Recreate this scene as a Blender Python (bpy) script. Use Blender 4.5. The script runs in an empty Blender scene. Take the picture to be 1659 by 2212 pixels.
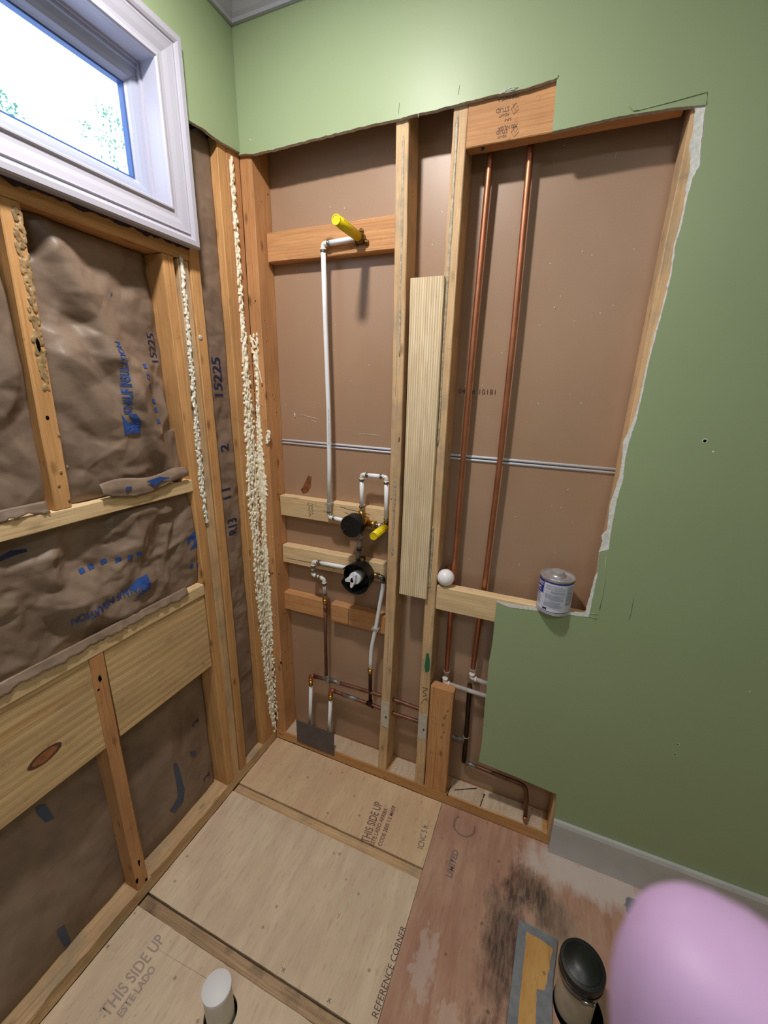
import bpy, bmesh, math, random
from mathutils import Vector, Matrix, noise
from mathutils.geometry import tessellate_polygon
random.seed(7)
PI = math.pi
SC = bpy.context.scene
COL = SC.collection

# ------------------------------------------------------------------ camera, world, lights, exposure
W, H, F = 1659.0, 2212.0, 885.58
CP = Vector((1.0528, -1.2823, 1.6220))
CR = Matrix(((0.9232232, -0.13025361, 0.36151475), (0.38357716, 0.25615436, -0.88727307), (0.02296695, 0.95781989, 0.28644996)))
cd = bpy.data.cameras.new('camera')
cam = bpy.data.objects.new('camera', cd)
COL.objects.link(cam)
cam.matrix_world = Matrix.Translation(CP) @ CR.to_4x4()
cd.sensor_fit = 'HORIZONTAL'
cd.sensor_width = 36.0
cd.lens = 36.0 * F / W
cd.clip_start = 0.01
cd.dof.use_dof = True
cd.dof.focus_distance = 1.75
cd.dof.aperture_fstop = 13.0
SC.camera = cam
SC.view_settings.view_transform = 'Standard'
SC.view_settings.look = 'None'
SC.view_settings.gamma = 1.0
SC.view_settings.use_curve_mapping = False
SC.view_settings.exposure = 0.18

wd = bpy.data.worlds.new('sky')
SC.world = wd
wd.use_nodes = True
bg = wd.node_tree.nodes['Background']
bg.inputs[0].default_value = (0.58, 0.77, 1.0, 1)
bg.inputs[1].default_value = 2.7

def lamp(name, kind, loc, power, color, size=0.1, rot=(0, 0, 0), sy=None):
    d = bpy.data.lights.new(name, kind)
    d.energy = power
    d.color = color
    if kind == 'AREA':
        d.shape = 'RECTANGLE' if sy else 'DISK'
        d.size = size
        if sy: d.size_y = sy
    else:
        d.shadow_soft_size = size
    o = bpy.data.objects.new(name, d)
    COL.objects.link(o)
    o.location = loc
    o.rotation_euler = rot
    return o
CEIL = 2.725
lamp('shower_downlight_glow', 'AREA', (0.46, -0.74, CEIL - 0.012), 19.0, (1.0, 0.96, 0.90), 0.11)
lamp('room_fill_light', 'AREA', (1.5, -2.0, CEIL - 0.03), 7.5, (0.92, 0.97, 1.0), 0.5)  # soft fill added behind the camera to raise the ambient light
# the window opening guides the sky light into the room (a Cycles portal, gives no light of its own)
po = lamp('window_portal', 'AREA', (-0.098, -0.885, 2.236), 1.0, (1, 1, 1), 1.22, (0, -PI / 2, 0), 0.36)
po.rotation_euler = (PI / 2, 0, -PI / 2)
po.data.cycles.is_portal = True

# ------------------------------------------------------------------ pixel -> place on a known plane of the room
def U(px, py, X=None, Y=None, Z=None):
    d = CR @ Vector(((px - W / 2) / F, -(py - H / 2) / F, -1))
    for i, v in enumerate((X, Y, Z)):
        if v is not None:
            return CP + d * ((v - CP[i]) / d[i])

# ------------------------------------------------------------------ materials
def lin(c):
    return tuple(((x / 255) / 12.92 if x / 255 <= 0.04045 else ((x / 255 + 0.055) / 1.055) ** 2.4) for x in c) + (1,)
class NT:
    def __init__(s, name, rough=0.6, metal=0.0, color=(200, 200, 200), spec=0.5):
        s.m = bpy.data.materials.new(name)
        s.m.use_nodes = True
        s.t = s.m.node_tree
        s.b = s.t.nodes['Principled BSDF']
        s.b.inputs['Base Color'].default_value = lin(color)
        s.b.inputs['Roughness'].default_value = rough
        s.b.inputs['Metallic'].default_value = metal
        s.b.inputs['Specular IOR Level'].default_value = spec
    def n(s, typ, **k):
        x = s.t.nodes.new(typ)
        for a, v in k.items():
            if isinstance(a, str) and hasattr(x, a) and not a.startswith('i_'):
                setattr(x, a, v)
        return x
    def l(s, a, b):
        s.t.links.new(a, b)
    def coord(s, world=False, rnd=True):
        if world:
            return s.n('ShaderNodeNewGeometry').outputs['Position']
        tc = s.n('ShaderNodeTexCoord').outputs['Object']
        if not rnd: return tc
        oi = s.n('ShaderNodeObjectInfo').outputs['Random']
        mu = s.n('ShaderNodeMath', operation='MULTIPLY'); s.l(oi, mu.inputs[0]); mu.inputs[1].default_value = 37.0
        ad = s.n('ShaderNodeVectorMath', operation='ADD'); s.l(tc, ad.inputs[0]); s.l(mu.outputs[0], ad.inputs[1])
        return ad.outputs[0]
    def scale(s, vec, sc):
        mp = s.n('ShaderNodeMapping'); mp.inputs['Scale'].default_value = sc; s.l(vec, mp.inputs['Vector']); return mp.outputs[0]
    def noise(s, vec, scale, detail=4, rough=0.55, dist=0.0):
        x = s.n('ShaderNodeTexNoise'); x.inputs['Scale'].default_value = scale; x.inputs['Detail'].default_value = detail
        x.inputs['Roughness'].default_value = rough; x.inputs['Distortion'].default_value = dist
        s.l(vec, x.inputs['Vector']); return x.outputs['Fac']
    def ramp(s, fac, stops, interp='LINEAR'):
        r = s.n('ShaderNodeValToRGB'); e = r.color_ramp.elements; r.color_ramp.interpolation = interp
        while len(e) < len(stops): e.new(0.5)
        for i, (p, c) in enumerate(stops):
            e[i].position = p; e[i].color = lin(c) if not isinstance(c, float) else (c, c, c, 1)
        s.l(fac, r.inputs[0]); return r.outputs[0]
    def mix(s, fac, a, b, mode='MIX'):
        x = s.n('ShaderNodeMix', data_type='RGBA', blend_type=mode)
        if isinstance(fac, float): x.inputs[0].default_value = fac
        else: s.l(fac, x.inputs[0])
        for v, i in ((a, 6), (b, 7)):
            if isinstance(v, tuple): x.inputs[i].default_value = lin(v)
            else: s.l(v, x.inputs[i])
        return x.outputs[2]
    def col(s, c): s.l(c, s.b.inputs['Base Color'])
    def bump(s, h, st, dist=0.002):
        b = s.n('ShaderNodeBump'); b.inputs['Strength'].default_value = st; b.inputs['Distance'].default_value = dist
        s.l(h, b.inputs['Height']); s.l(b.outputs[0], s.b.inputs['Normal'])

def plain(name, color, rough=0.5, metal=0.0, spec=0.5, var=0.0, vs=40.0):
    k = NT(name, rough, metal, color, spec)
    if var:
        f = k.noise(k.coord(), vs, 4)
        d = tuple(max(0, c * (1 - var)) for c in color)
        k.col(k.ramp(f, [(0.35, d), (0.65, color)]))
    return k.m

def wood(name, axis, light, dark, knots=0.6, grime=None, gamt=0.0, rough=0.62, wave=None, wamt=0.5):
    k = NT(name, rough, 0, light, 0.25)
    v = k.coord()
    s1 = [62.0, 62.0, 62.0]; s1[axis] = 1.3
    s2 = [260.0, 260.0, 260.0]; s2[axis] = 5.0
    g = k.noise(k.scale(v, s1), 1.0, 4, 0.6, 0.8)
    fine = k.noise(k.scale(v, s2), 1.0, 2, 0.5)
    mid = tuple((a + b) / 2 for a, b in zip(light, dark))
    c = k.ramp(g, [(0.3, dark), (0.45, light), (0.52, mid), (0.58, light), (0.75, dark)])
    if wave:
        w = k.n('ShaderNodeTexWave', bands_direction=wave[0]); w.inputs['Scale'].default_value = wave[1]; w.inputs['Distortion'].default_value = wave[2]
        w.inputs['Detail'].default_value = 2.0; w.inputs['Detail Scale'].default_value = 0.6
        s3 = [1.0, 1.0, 1.0]; s3[axis] = wave[3]; k.l(k.scale(v, s3), w.inputs['Vector'])
        c = k.mix(k.ramp(w.outputs['Fac'], [(0.35, 0.0), (0.8, wamt), (1.0, wamt * .6)]), c, tuple(x * 0.80 for x in dark))
    c = k.mix(k.ramp(fine, [(0.45, 0.0), (0.75, 0.35)]), c, tuple(x * 0.66 for x in dark))
    s4 = [9.0, 9.0, 9.0]; s4[axis] = 3.0
    c = k.mix(k.ramp(k.noise(k.scale(v, s4), 1.0, 4, .6), [(0.42, 0.0), (0.68, 0.5)]), c, tuple(x * 0.80 for x in mid))
    c = k.mix(k.ramp(k.noise(v, 28.0, 5, .7), [(0.60, 0.0), (0.74, 0.4)]), c, tuple(x * 0.60 for x in dark))
    if knots:
        s3 = [22.0, 22.0, 22.0]; s3[axis] = 9.0
        vo = k.n('ShaderNodeTexVoronoi'); vo.inputs['Scale'].default_value = 0.8; k.l(k.scale(v, s3), vo.inputs['Vector'])
        kn = k.ramp(vo.outputs['Distance'], [(0.05, knots), (0.17, 0.0)])
        c = k.mix(kn, c, tuple(x * 0.42 for x in dark))
    if grime:
        c = k.mix(k.ramp(k.noise(v, 9.0, 5, 0.6), [(0.5, 0.0), (0.68, gamt)]), c, grime)
    k.col(c)
    k.bump(fine, 0.35, 0.001)
    return k.m
ORG_L, ORG_D = (218, 168, 114), (190, 134, 82)
TAN_L, TAN_D = (224, 190, 148), (198, 154, 112)
M = {}
for ax, an in ((0, 'x'), (1, 'y'), (2, 'z')):
    M['org' + an] = wood('aged_pine_' + an, ax, ORG_L, ORG_D, 0.7)
    M['red' + an] = wood('reddish_pine_' + an, ax, (210, 158, 110), (186, 124, 78), 0.7)
    M['tan' + an] = wood('weathered_pine_' + an, ax, TAN_L, TAN_D, 0.55, (150, 138, 122), 0.55)
    M['new' + an] = wood('fresh_pine_' + an, ax, (236, 208, 166), (214, 174, 128), 0.35)
M['dirtyx'] = wood('dirty_joist_pine', 0, (196, 166, 134), (150, 116, 88), 0.5, (104, 84, 70), 0.85)
M['plank'] = wood('fresh_straight_grain_pine', 2, (246, 228, 198), (220, 184, 138), 0.0, wave=('X', 42.0, 1.2, 0.10), wamt=0.65)
M['board'] = wood('fresh_wide_board', 1, (230, 198, 152), (204, 162, 112), 0.25, wave=('Z', 13.0, 5.0, 0.22), wamt=0.45)
M['endgrain'] = plain('cut_end_grain', (226, 196, 150), 0.8, 0, 0.2, 0.15, 200)

def paint(name, c, tex=0.10):
    k = NT(name, 0.42, 0, c, 0.35)
    v = k.coord(True)
    k.col(k.mix(k.ramp(k.noise(v, 3.0, 3), [(0.4, 0.0), (0.7, 0.25)]), c, tuple(x * 0.93 for x in c)))
    k.bump(k.noise(v, 320.0, 2), tex, 0.0008)
    return k.m
M['green'] = paint('sage_green_wall_paint', (155, 171, 134))
M['gyp'] = plain('torn_white_gypsum', (236, 236, 234), 0.95, 0, 0.1, 0.1, 120)
M['gypcut'] = plain('cut_gypsum_edge', (196, 194, 188), 0.95, 0, 0.1, 0.2, 160)
M['ceil'] = paint('white_ceiling_paint', (235, 235, 233))
M['trim'] = plain('white_gloss_trim', (178, 176, 192), 0.35)
M['vinyl'] = plain('white_vinyl_sash', (164, 168, 190), 0.3)
M['gasket'] = plain('blue_grey_window_gasket', (60, 90, 150), 0.4)
M['basebd'] = plain('off_white_baseboard_paint', (196, 194, 196), 0.4, 0, 0.4, 0.05, 12)

k = NT('brown_drywall_backing_paper', 0.40, 0, (168, 132, 110), 0.6)
v = k.coord(True)
c = k.mix(k.ramp(k.noise(v, 2.6, 4), [(0.35, 0.0), (0.7, 0.6)]), (170, 138, 114), (154, 120, 95))
c = k.mix(k.ramp(k.noise(v, 900.0, 2), [(0.4, 0.0), (0.8, 0.35)]), c, (188, 154, 130))
sp = k.n('ShaderNodeTexVoronoi'); sp.inputs['Scale'].default_value = 26.0; k.l(v, sp.inputs['Vector'])
c = k.mix(k.ramp(sp.outputs['Distance'], [(0.035, 0.8), (0.05, 0.0)]), c, (226, 214, 200))
k.col(c); k.bump(k.noise(v, 500.0, 2), 0.08, 0.0006)
M['backpaper'] = k.m

k = NT('kraft_insulation_paper', 0.46, 0, (150, 122, 98), 0.4)
v = k.coord()
c = k.mix(k.ramp(k.noise(v, 9.0, 5), [(0.35, 0.0), (0.7, 0.8)]), (142, 121, 106), (106, 88, 77))
s = k.scale(v, (8, 8, 160)); c = k.mix(k.ramp(k.noise(s, 1.0, 2), [(0.5, 0.0), (0.9, 0.2)]), c, (104, 82, 66))
k.col(c); k.bump(k.noise(v, 60.0, 5, 0.65), 0.22, 0.003)
M['kraft'] = k.m

k = NT('spray_foam_cream', 0.75, 0, (236, 226, 180), 0.2)
v = k.coord(True)
k.col(k.ramp(k.noise(v, 60.0, 3), [(0.35, (232, 218, 186)), (0.6, (246, 240, 226))])); k.bump(k.noise(v, 260.0, 3), 0.4, 0.002)
M['foam'] = k.m
M['whitefoam'] = plain('white_foam_bead', (236, 232, 222), 0.7, 0, 0.2, 0.12, 150)

def sheet(name, a, b, dk, sc=(26, 4, 26), extra=None, strand=0.5):
    k = NT(name, 0.72, 0, a, 0.25)
    v = k.coord(True)
    s = k.scale(v, sc)
    c = k.ramp(k.noise(s, 1.0, 5, 0.62, 0.4), [(0.3, b), (0.55, a), (0.8, tuple(min(255, x * 1.06) for x in a))])
    c = k.mix(k.ramp(k.noise(v, 4.0, 4), [(0.42, 0.0), (0.65, 0.6)]), c, b)
    s2 = k.scale(v, (110, 22, 110))
    c = k.mix(k.ramp(k.noise(s2, 1.0, 4, 0.6, 0.3), [(0.55, 0.0), (0.75, strand)]), c, dk)
    sp = k.n('ShaderNodeTexVoronoi'); sp.inputs['Scale'].default_value = 17.0; k.l(v, sp.inputs['Vector'])
    c = k.mix(k.ramp(sp.outputs['Distance'], [(0.05, 0.55), (0.11, 0.0)]), c, tuple(x * 0.6 for x in dk))
    if extra: c = extra(k, v, c)
    k.col(c); k.bump(k.noise(s2, 1.0, 4), 0.3, 0.002)
    return k.m
M['ply'] = sheet('beige_subfloor_panel', (224, 202, 178), (208, 182, 160), (168, 138, 112))
M['ply2'] = sheet('yellow_beige_subfloor_panel', (220, 192, 156), (210, 174, 144), (162, 126, 96))
def old_floor(k, v, c):
    # whitish plaster dust near the wall, dark mould stain around the drain, grey scrapes
    def dist(cx, cy, sx, sy, amp=0.16, ns=9.0):
        mp = k.n('ShaderNodeMapping'); mp.inputs['Location'].default_value = (-cx / sx, -cy / sy, 0); mp.inputs['Scale'].default_value = (1 / sx, 1 / sy, 0)
        k.l(v, mp.inputs['Vector'])
        ln = k.n('ShaderNodeVectorMath', operation='LENGTH'); k.l(mp.outputs[0], ln.inputs[0])
        nz = k.noise(k.scale(v, (2.2, 1, 1)), ns, 5, 0.65)
        a = k.n('ShaderNodeMath', operation='MULTIPLY_ADD'); k.l(nz, a.inputs[0]); a.inputs[1].default_value = amp * 10; k.l(ln.outputs['Value'], a.inputs[2])
        return a.outputs[0]
    d = dist(1.36, -0.07, 0.60, 0.17, 0.10)
    c = k.mix(k.ramp(d, [(0.75, 0.75), (0.99, 0.0)]), c, (214, 200, 196))
    d = dist(1.25, -0.30, 0.46, 0.36, 0.12)
    c = k.mix(k.ramp(d, [(0.8, 0.55), (0.99, 0.0)]), c, (186, 160, 140))
    st = k.ramp(k.noise(k.scale(v, (90, 14, 1)), 1.0, 4, 0.7), [(0.30, 1.0), (0.62, 0.25)])
    for cx, cy, sx, sy, s in ((1.11, -0.36, 0.155, 0.44, 1.0), (1.17, -0.18, 0.17, 0.17, 0.9), (1.33, -0.58, 0.24, 0.26, 0.85), (1.24, -0.23, 0.17, 0.15, 0.7), (1.10, -0.62, 0.16, 0.2, 0.9)):
        d = dist(cx, cy, sx, sy, 0.09, 14.0)
        f = k.mix(st, k.ramp(d, [(0.6, s * .35), (0.99, 0.0)]), k.ramp(d, [(0.66, s), (0.99, 0.0)]))
        c = k.mix(f, c, (48, 42, 40))
    d = dist(1.50, -0.10, 0.085, 0.08, 0.09, 20.0)
    c = k.mix(k.ramp(d, [(0.85, 0.9), (0.93, 0.0)]), c, (112, 116, 126))
    d = dist(0.90, -0.50, 0.10, 0.26, 0.12, 22.0)
    c = k.mix(k.ramp(d, [(0.85, 0.45), (0.97, 0.0)]), c, (208, 190, 184))
    d = dist(0.99, -0.62, 0.12, 0.20, 0.12, 22.0)
    c = k.mix(k.ramp(d, [(0.85, 0.45), (0.97, 0.0)]), c, (214, 190, 176))
    return c
M['oldfloor'] = sheet('reddish_old_plywood', (190, 152, 132), (170, 124, 106), (136, 96, 80), extra=old_floor, strand=0.4)
M['dust'] = sheet('dusty_plate_top', (214, 192, 168), (196, 164, 136), (150, 116, 90), strand=0.3)

M['copper'] = plain('copper_pipe', (206, 136, 104), 0.42, 0.9, 0.5, 0.12, 14)
M['oldcopper'] = plain('tarnished_copper', (134, 90, 72), 0.5, 0.7, 0.5, 0.25, 30)
M['darkcopper'] = plain('dark_tarnished_copper', (74, 50, 36), 0.5, 0.7, 0.4, 0.3, 40)
M['brass'] = plain('brass_fitting', (206, 164, 84), 0.28, 1.0, 0.5, 0.2, 60)
M['steel'] = plain('crimp_ring_steel', (150, 148, 146), 0.3, 1.0)
M['solder'] = plain('grey_solder_smear', (164, 160, 156), 0.5, 0.6, 0.5, 0.4, 90)
M['pex'] = plain('white_pex', (238, 240, 248), 0.45, 0, 0.5)
M['pexw'] = plain('white_plastic_elbow', (232, 226, 220), 0.35)
M['grpipe'] = plain('grey_white_plastic_pipe', (186, 176, 172), 0.45, 0, 0.4, 0.15, 60)
M['yellow'] = plain('yellow_plastic', (244, 220, 30), 0.35)
M['yellowin'] = plain('yellow_plastic_cap_face', (224, 196, 16), 0.4)
M['black'] = plain('black_plastic', (18, 18, 20), 0.38)
M['blackmat'] = plain('black_rubber', (22, 23, 26), 0.42, 0, 0.6)
M['knob'] = plain('white_plastic_knob', (228, 228, 238), 0.35)
M['red'] = plain('red_ring', (200, 70, 40), 0.5)
M['plate'] = plain('galvanised_plate', (104, 100, 104), 0.5, 0.35, 0.4, 0.12, 18)
M['nailplate'] = plain('pale_nail_plate', (206, 196, 184), 0.6, 0.1, 0.4, 0.1, 60)
M['bulb'] = plain('frosted_white_globe', (246, 242, 250), 0.22)
M['tin'] = plain('tinplate_can', (206, 204, 208), 0.32, 0.6, 0.5, 0.1, 30)
M['label'] = plain('white_label_paper', (214, 216, 232), 0.45)
M['lblue'] = plain('blue_label_ink', (24, 38, 150), 0.4)
M['ltext'] = plain('grey_label_print', (138, 144, 170), 0.5)
M['navy'] = plain('navy_label_print', (24, 30, 70), 0.5)
M['inkblue'] = plain('blue_printed_ink', (44, 78, 150), 0.5)
M['marker'] = plain('dark_blue_marker', (20, 36, 80), 0.5)
M['pencil'] = plain('dark_pencil', (58, 46, 40), 0.7)
M['stamp'] = plain('faded_black_stamp', (96, 70, 66), 0.7)
M['stamp2'] = plain('faded_grey_stamp', (140, 118, 112), 0.7)
M['gpaint'] = plain('green_marker_patch', (20, 104, 60), 0.5)
M['tape'] = plain('white_joint_seam', (214, 214, 226), 0.5)
M['pvc'] = plain('white_pvc_pipe', (214, 208, 200), 0.4, 0, 0.5, 0.06, 20)
M['pvccap'] = plain('white_pvc_cap', (232, 230, 236), 0.5)
M['pvcdirty'] = plain('cream_pvc_pipe', (198, 184, 168), 0.45, 0, 0.5, 0.12, 20)
M['greyboard'] = plain('grey_painted_board', (136, 138, 146), 0.6, 0, 0.3, 0.12, 40)
M['osb'] = sheet('orange_osb_patch', (214, 168, 104), (196, 144, 84), (150, 104, 60))
M['nail'] = plain('dark_nail', (50, 44, 42), 0.45, 0.6)
M['shade'] = plain('raw_sheathing', (92, 74, 62), 0.9, 0, 0.1, 0.2, 20)
M['glue'] = plain('dried_adhesive', (178, 146, 104), 0.5, 0, 0.4, 0.3, 90)
M['skin'] = plain('skin', (176, 144, 182), 0.55, 0, 0.3, 0.06, 60)
M['leaf'] = plain('tree_leaves', (96, 150, 120), 0.7)
M['bark'] = plain('tree_bark', (120, 110, 100), 0.9)
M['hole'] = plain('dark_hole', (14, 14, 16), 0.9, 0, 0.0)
M['diffuser'] = plain('white_diffuser', (245, 245, 240), 0.6)
k = NT('window_glass', 0.02, 0, (255, 255, 255))
k.t.nodes.remove(k.b)
tr = k.n('ShaderNodeBsdfTransparent'); gl = k.n('ShaderNodeBsdfGlossy'); gl.inputs['Roughness'].default_value = 0.02
mx = k.n('ShaderNodeMixShader'); mx.inputs[0].default_value = 0.06
k.l(tr.outputs[0], mx.inputs[1]); k.l(gl.outputs[0], mx.inputs[2]); k.l(mx.outputs[0], k.t.nodes['Material Output'].inputs[0])
M['glass'] = k.m

# ------------------------------------------------------------------ object helpers
def link(name, me, mat, parent=None, smooth=False):
    o = bpy.data.objects.new(name, me)
    COL.objects.link(o)
    for m in (mat if isinstance(mat, (list, tuple)) else [mat]):
        me.materials.append(M[m] if isinstance(m, str) else m)
    if smooth:
        for p in me.polygons: p.use_smooth = True
    if parent: o.parent = parent
    return o
def fin(name, bm, mat, parent=None, smooth=False, recalc=True):
    if recalc: bmesh.ops.recalc_face_normals(bm, faces=bm.faces)
    me = bpy.data.meshes.new(name); bm.to_mesh(me); bm.free()
    return link(name, me, mat, parent, smooth)
def fins(name, bm, mat, parent=None, smooth=False):
    """every loose piece becomes a mesh object of its own"""
    bm.verts.ensure_lookup_table(); bm.verts.index_update()
    seen = set(); out = None
    for v0 in bm.verts:
        if v0.index in seen: continue
        st = [v0]; seen.add(v0.index); isl = []
        while st:
            v = st.pop(); isl.append(v)
            for e in v.link_edges:
                w = e.other_vert(v)
                if w.index not in seen: seen.add(w.index); st.append(w)
        ids = {v: i for i, v in enumerate(isl)}; fs = {f for v in isl for f in v.link_faces}
        if not fs: continue
        b2 = bmesh.new(); nv = [b2.verts.new(v.co) for v in isl]
        for f in fs:
            g = b2.faces.new([nv[ids[v]] for v in f.verts]); g.material_index = f.material_index; g.smooth = f.smooth
        out = fin(name, b2, mat, parent, smooth)
    bm.free(); return out
def tag(o, label=None, cat=None, group=None, kind=None):
    for a, b in (('label', label), ('category', cat), ('group', group), ('kind', kind)):
        if b: o[a] = b
    return o
def thing(name, label, cat, loc, group=None):
    o = bpy.data.objects.new(name, None); COL.objects.link(o); o['base'] = tuple(loc)
    o.empty_display_size = 0.05
    return tag(o, label, cat, group)
def add_box(bm, x0, x1, y0, y1, z0, z1, bev=0.0, mi=0):
    r = bmesh.ops.create_cube(bm, size=1.0)
    for v in r['verts']:
        v.co = Vector(((x0 + x1) / 2 + v.co.x * (x1 - x0), (y0 + y1) / 2 + v.co.y * (y1 - y0), (z0 + z1) / 2 + v.co.z * (z1 - z0)))
    fs = list({f for v in r['verts'] for f in v.link_faces})
    for f in fs: f.material_index = mi
    if bev:
        es = list({e for v in r['verts'] for e in v.link_edges})
        bmesh.ops.bevel(bm, geom=es, offset=bev, segments=2, profile=0.6, affect='EDGES')
def box(name, x0, x1, y0, y1, z0, z1, mat, parent=None, bev=0.0):
    bm = bmesh.new(); add_box(bm, x0, x1, y0, y1, z0, z1, bev); return fin(name, bm, mat, parent)
def lumber(name, axis, a, b, u0, u1, v0, v1, mat, parent=None, path=None, bev=0.0022, rag=0.0006, n=None, seed=0):
    """axis 0/1/2 runs the length a..b; u, v are the other two axes in order; path(t)->(du,dv) bows it a little"""
    n = n or max(4, int((b - a) / 0.05))
    c = bev
    prof = [(u0 + c, v0), (u1 - c, v0), (u1, v0 + c), (u1, v1 - c), (u1 - c, v1), (u0 + c, v1), (u0, v1 - c), (u0, v0 + c)]
    bm = bmesh.new(); rings = []
    for i in range(n + 1):
        t = a + (b - a) * i / n
        du, dv = path(t) if path else (0, 0)
        ring = []
        for j, (u, w) in enumerate(prof):
            q = [0, 0, 0]; q[axis] = t
            o2 = [k for k in range(3) if k != axis]
            r1 = noise.noise(Vector((t * 14 + j * 3.1, seed * 7.7, u0 * 9))) * rag * 2
            q[o2[0]] = u + du + r1; q[o2[1]] = w + dv + noise.noise(Vector((t * 17, j * 5.3, seed))) * rag * 2
            ring.append(bm.verts.new(q))
        rings.append(ring)
    for i in range(n):
        for j in range(8):
            bm.faces.new((rings[i][j], rings[i][(j + 1) % 8], rings[i + 1][(j + 1) % 8], rings[i + 1][j]))
    bm.faces.new(rings[0][::-1]); bm.faces.new(rings[-1])
    return fin(name, bm, mat, parent)
def prism(name, pts, axis, a, b, mats, parent=None, bm=None, flip=False):
    """polygon (2D in the two other axes) extruded a..b along axis; material 0 = faces, 1 = edges"""
    own = bm is None
    if own: bm = bmesh.new()
    def mk(p, t):
        q = [0, 0, 0]; o2 = [k for k in range(3) if k != axis]; q[axis] = t; q[o2[0]] = p[0]; q[o2[1]] = p[1]; return bm.verts.new(q)
    A = [mk(p, a) for p in pts]; B = [mk(p, b) for p in pts]
    tris = tessellate_polygon([[Vector((p[0], p[1], 0)) for p in pts]])
    for t in tris:
        for L in (A, B):
            try: f = bm.faces.new([L[i] for i in t]); f.material_index = 0
            except ValueError: pass
    n = len(pts)
    for i in range(n):
        f = bm.faces.new((A[i], A[(i + 1) % n], B[(i + 1) % n], B[i])); f.material_index = 1 if isinstance(mats, (list, tuple)) and len(mats) > 1 else 0
    if own: return fin(name, bm, mats, parent)
def ragged(pts, amp, step, seed=1, closed=False, skip=()):
    out = []
    n = len(pts)
    for i in range(n if closed else n - 1):
        p, q = pts[i], pts[(i + 1) % n]
        out.append(tuple(p))
        if i in skip: continue
        d = math.hypot(q[0] - p[0], q[1] - p[1]); m = int(d / step)
        nx, ny = -(q[1] - p[1]) / max(d, 1e-9), (q[0] - p[0]) / max(d, 1e-9)
        for j in range(1, m):
            t = j / m; x = p[0] + (q[0] - p[0]) * t; y = p[1] + (q[1] - p[1]) * t
            o = amp * (noise.noise(Vector((x * 55, y * 55, seed))) * 1.3 + noise.noise(Vector((x * 190, y * 190, seed + 5))) * 0.8)
            out.append((x + nx * o, y + ny * o))
    if not closed: out.append(tuple(pts[-1]))
    return out
def add_tube(bm, pts, r, seg=16, bend=0.0, cap=True, mi=0):
    P = [Vector(p) for p in pts]
    if bend and len(P) > 2:
        Q = [P[0]]
        for i in range(1, len(P) - 1):
            a = (P[i - 1] - P[i]); b = (P[i + 1] - P[i]); d = min(bend, a.length * 0.48, b.length * 0.48)
            a.normalize(); b.normalize(); s, e = P[i] + a * d, P[i] + b * d
            for t in (0, .2, .4, .6, .8, 1): Q.append(s.lerp(P[i], t).lerp(P[i].lerp(e, t), t))
        Q.append(P[-1]); P = Q
    R = r if isinstance(r, (list, tuple)) else [r] * len(P)
    tn = []
    for i in range(len(P)):
        a = P[i] - P[i - 1] if i else P[1] - P[0]; b = P[i + 1] - P[i] if i < len(P) - 1 else P[-1] - P[-2]
        t = a.normalized() + b.normalized(); tn.append(t.normalized() if t.length > 1e-6 else a.normalized())
    up = Vector((0, 0, 1)) if abs(tn[0].z) < 0.9 else Vector((1, 0, 0))
    nrm = tn[0].cross(up).normalized(); rings = []
    for i, p in enumerate(P):
        nrm = (nrm - tn[i] * nrm.dot(tn[i])).normalized(); bi = tn[i].cross(nrm)
        rings.append([bm.verts.new(p + (nrm * math.cos(2 * PI * j / seg) + bi * math.sin(2 * PI * j / seg)) * R[i]) for j in range(seg)])
    for i in range(len(P) - 1):
        for j in range(seg):
            f = bm.faces.new((rings[i][j], rings[i][(j + 1) % seg], rings[i + 1][(j + 1) % seg], rings[i + 1][j])); f.material_index = mi; f.smooth = True
    if cap:
        f = bm.faces.new(rings[0][::-1]); f.material_index = mi
        f = bm.faces.new(rings[-1]); f.material_index = mi
def tube(name, pts, r, mat, parent=None, seg=16, bend=0.0):
    bm = bmesh.new(); add_tube(bm, pts, r, seg, bend); return fin(name, bm, mat, parent)
def lathe(name, prof, o, d, mat, parent=None, seg=40, bm=None, mi=0):
    """prof: (r, h) along direction d from o"""
    own = bm is None
    if own: bm = bmesh.new()
    o = Vector(o); d = Vector(d).normalized(); up = Vector((0, 0, 1)) if abs(d.z) < 0.9 else Vector((1, 0, 0))
    n = d.cross(up).normalized(); b = d.cross(n); rings = []
    for r, h in prof:
        if r < 1e-6: rings.append([bm.verts.new(o + d * h)])
        else: rings.append([bm.verts.new(o + d * h + (n * math.cos(2 * PI * j / seg) + b * math.sin(2 * PI * j / seg)) * r) for j in range(seg)])
    for i in range(len(rings) - 1):
        A, B = rings[i], rings[i + 1]
        for j in range(seg):
            if len(A) == 1 and len(B) == 1: continue
            if len(A) == 1: f = bm.faces.new((A[0], B[j], B[(j + 1) % seg]))
            elif len(B) == 1: f = bm.faces.new((A[j], A[(j + 1) % seg], B[0]))
            else: f = bm.faces.new((A[j], A[(j + 1) % seg], B[(j + 1) % seg], B[j]))
            f.material_index = mi
            a = math.atan2(abs(prof[i + 1][1] - prof[i][1]), abs(prof[i + 1][0] - prof[i][0]) + 1e-9)
            f.smooth = True
    if own:
        o2 = fin(name, bm, mat, parent)
        me = o2.data
        # sharp creases where the profile turns hard
        try: me.set_sharp_from_angle(angle=math.radians(38))
        except Exception: pass
        return o2
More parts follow.
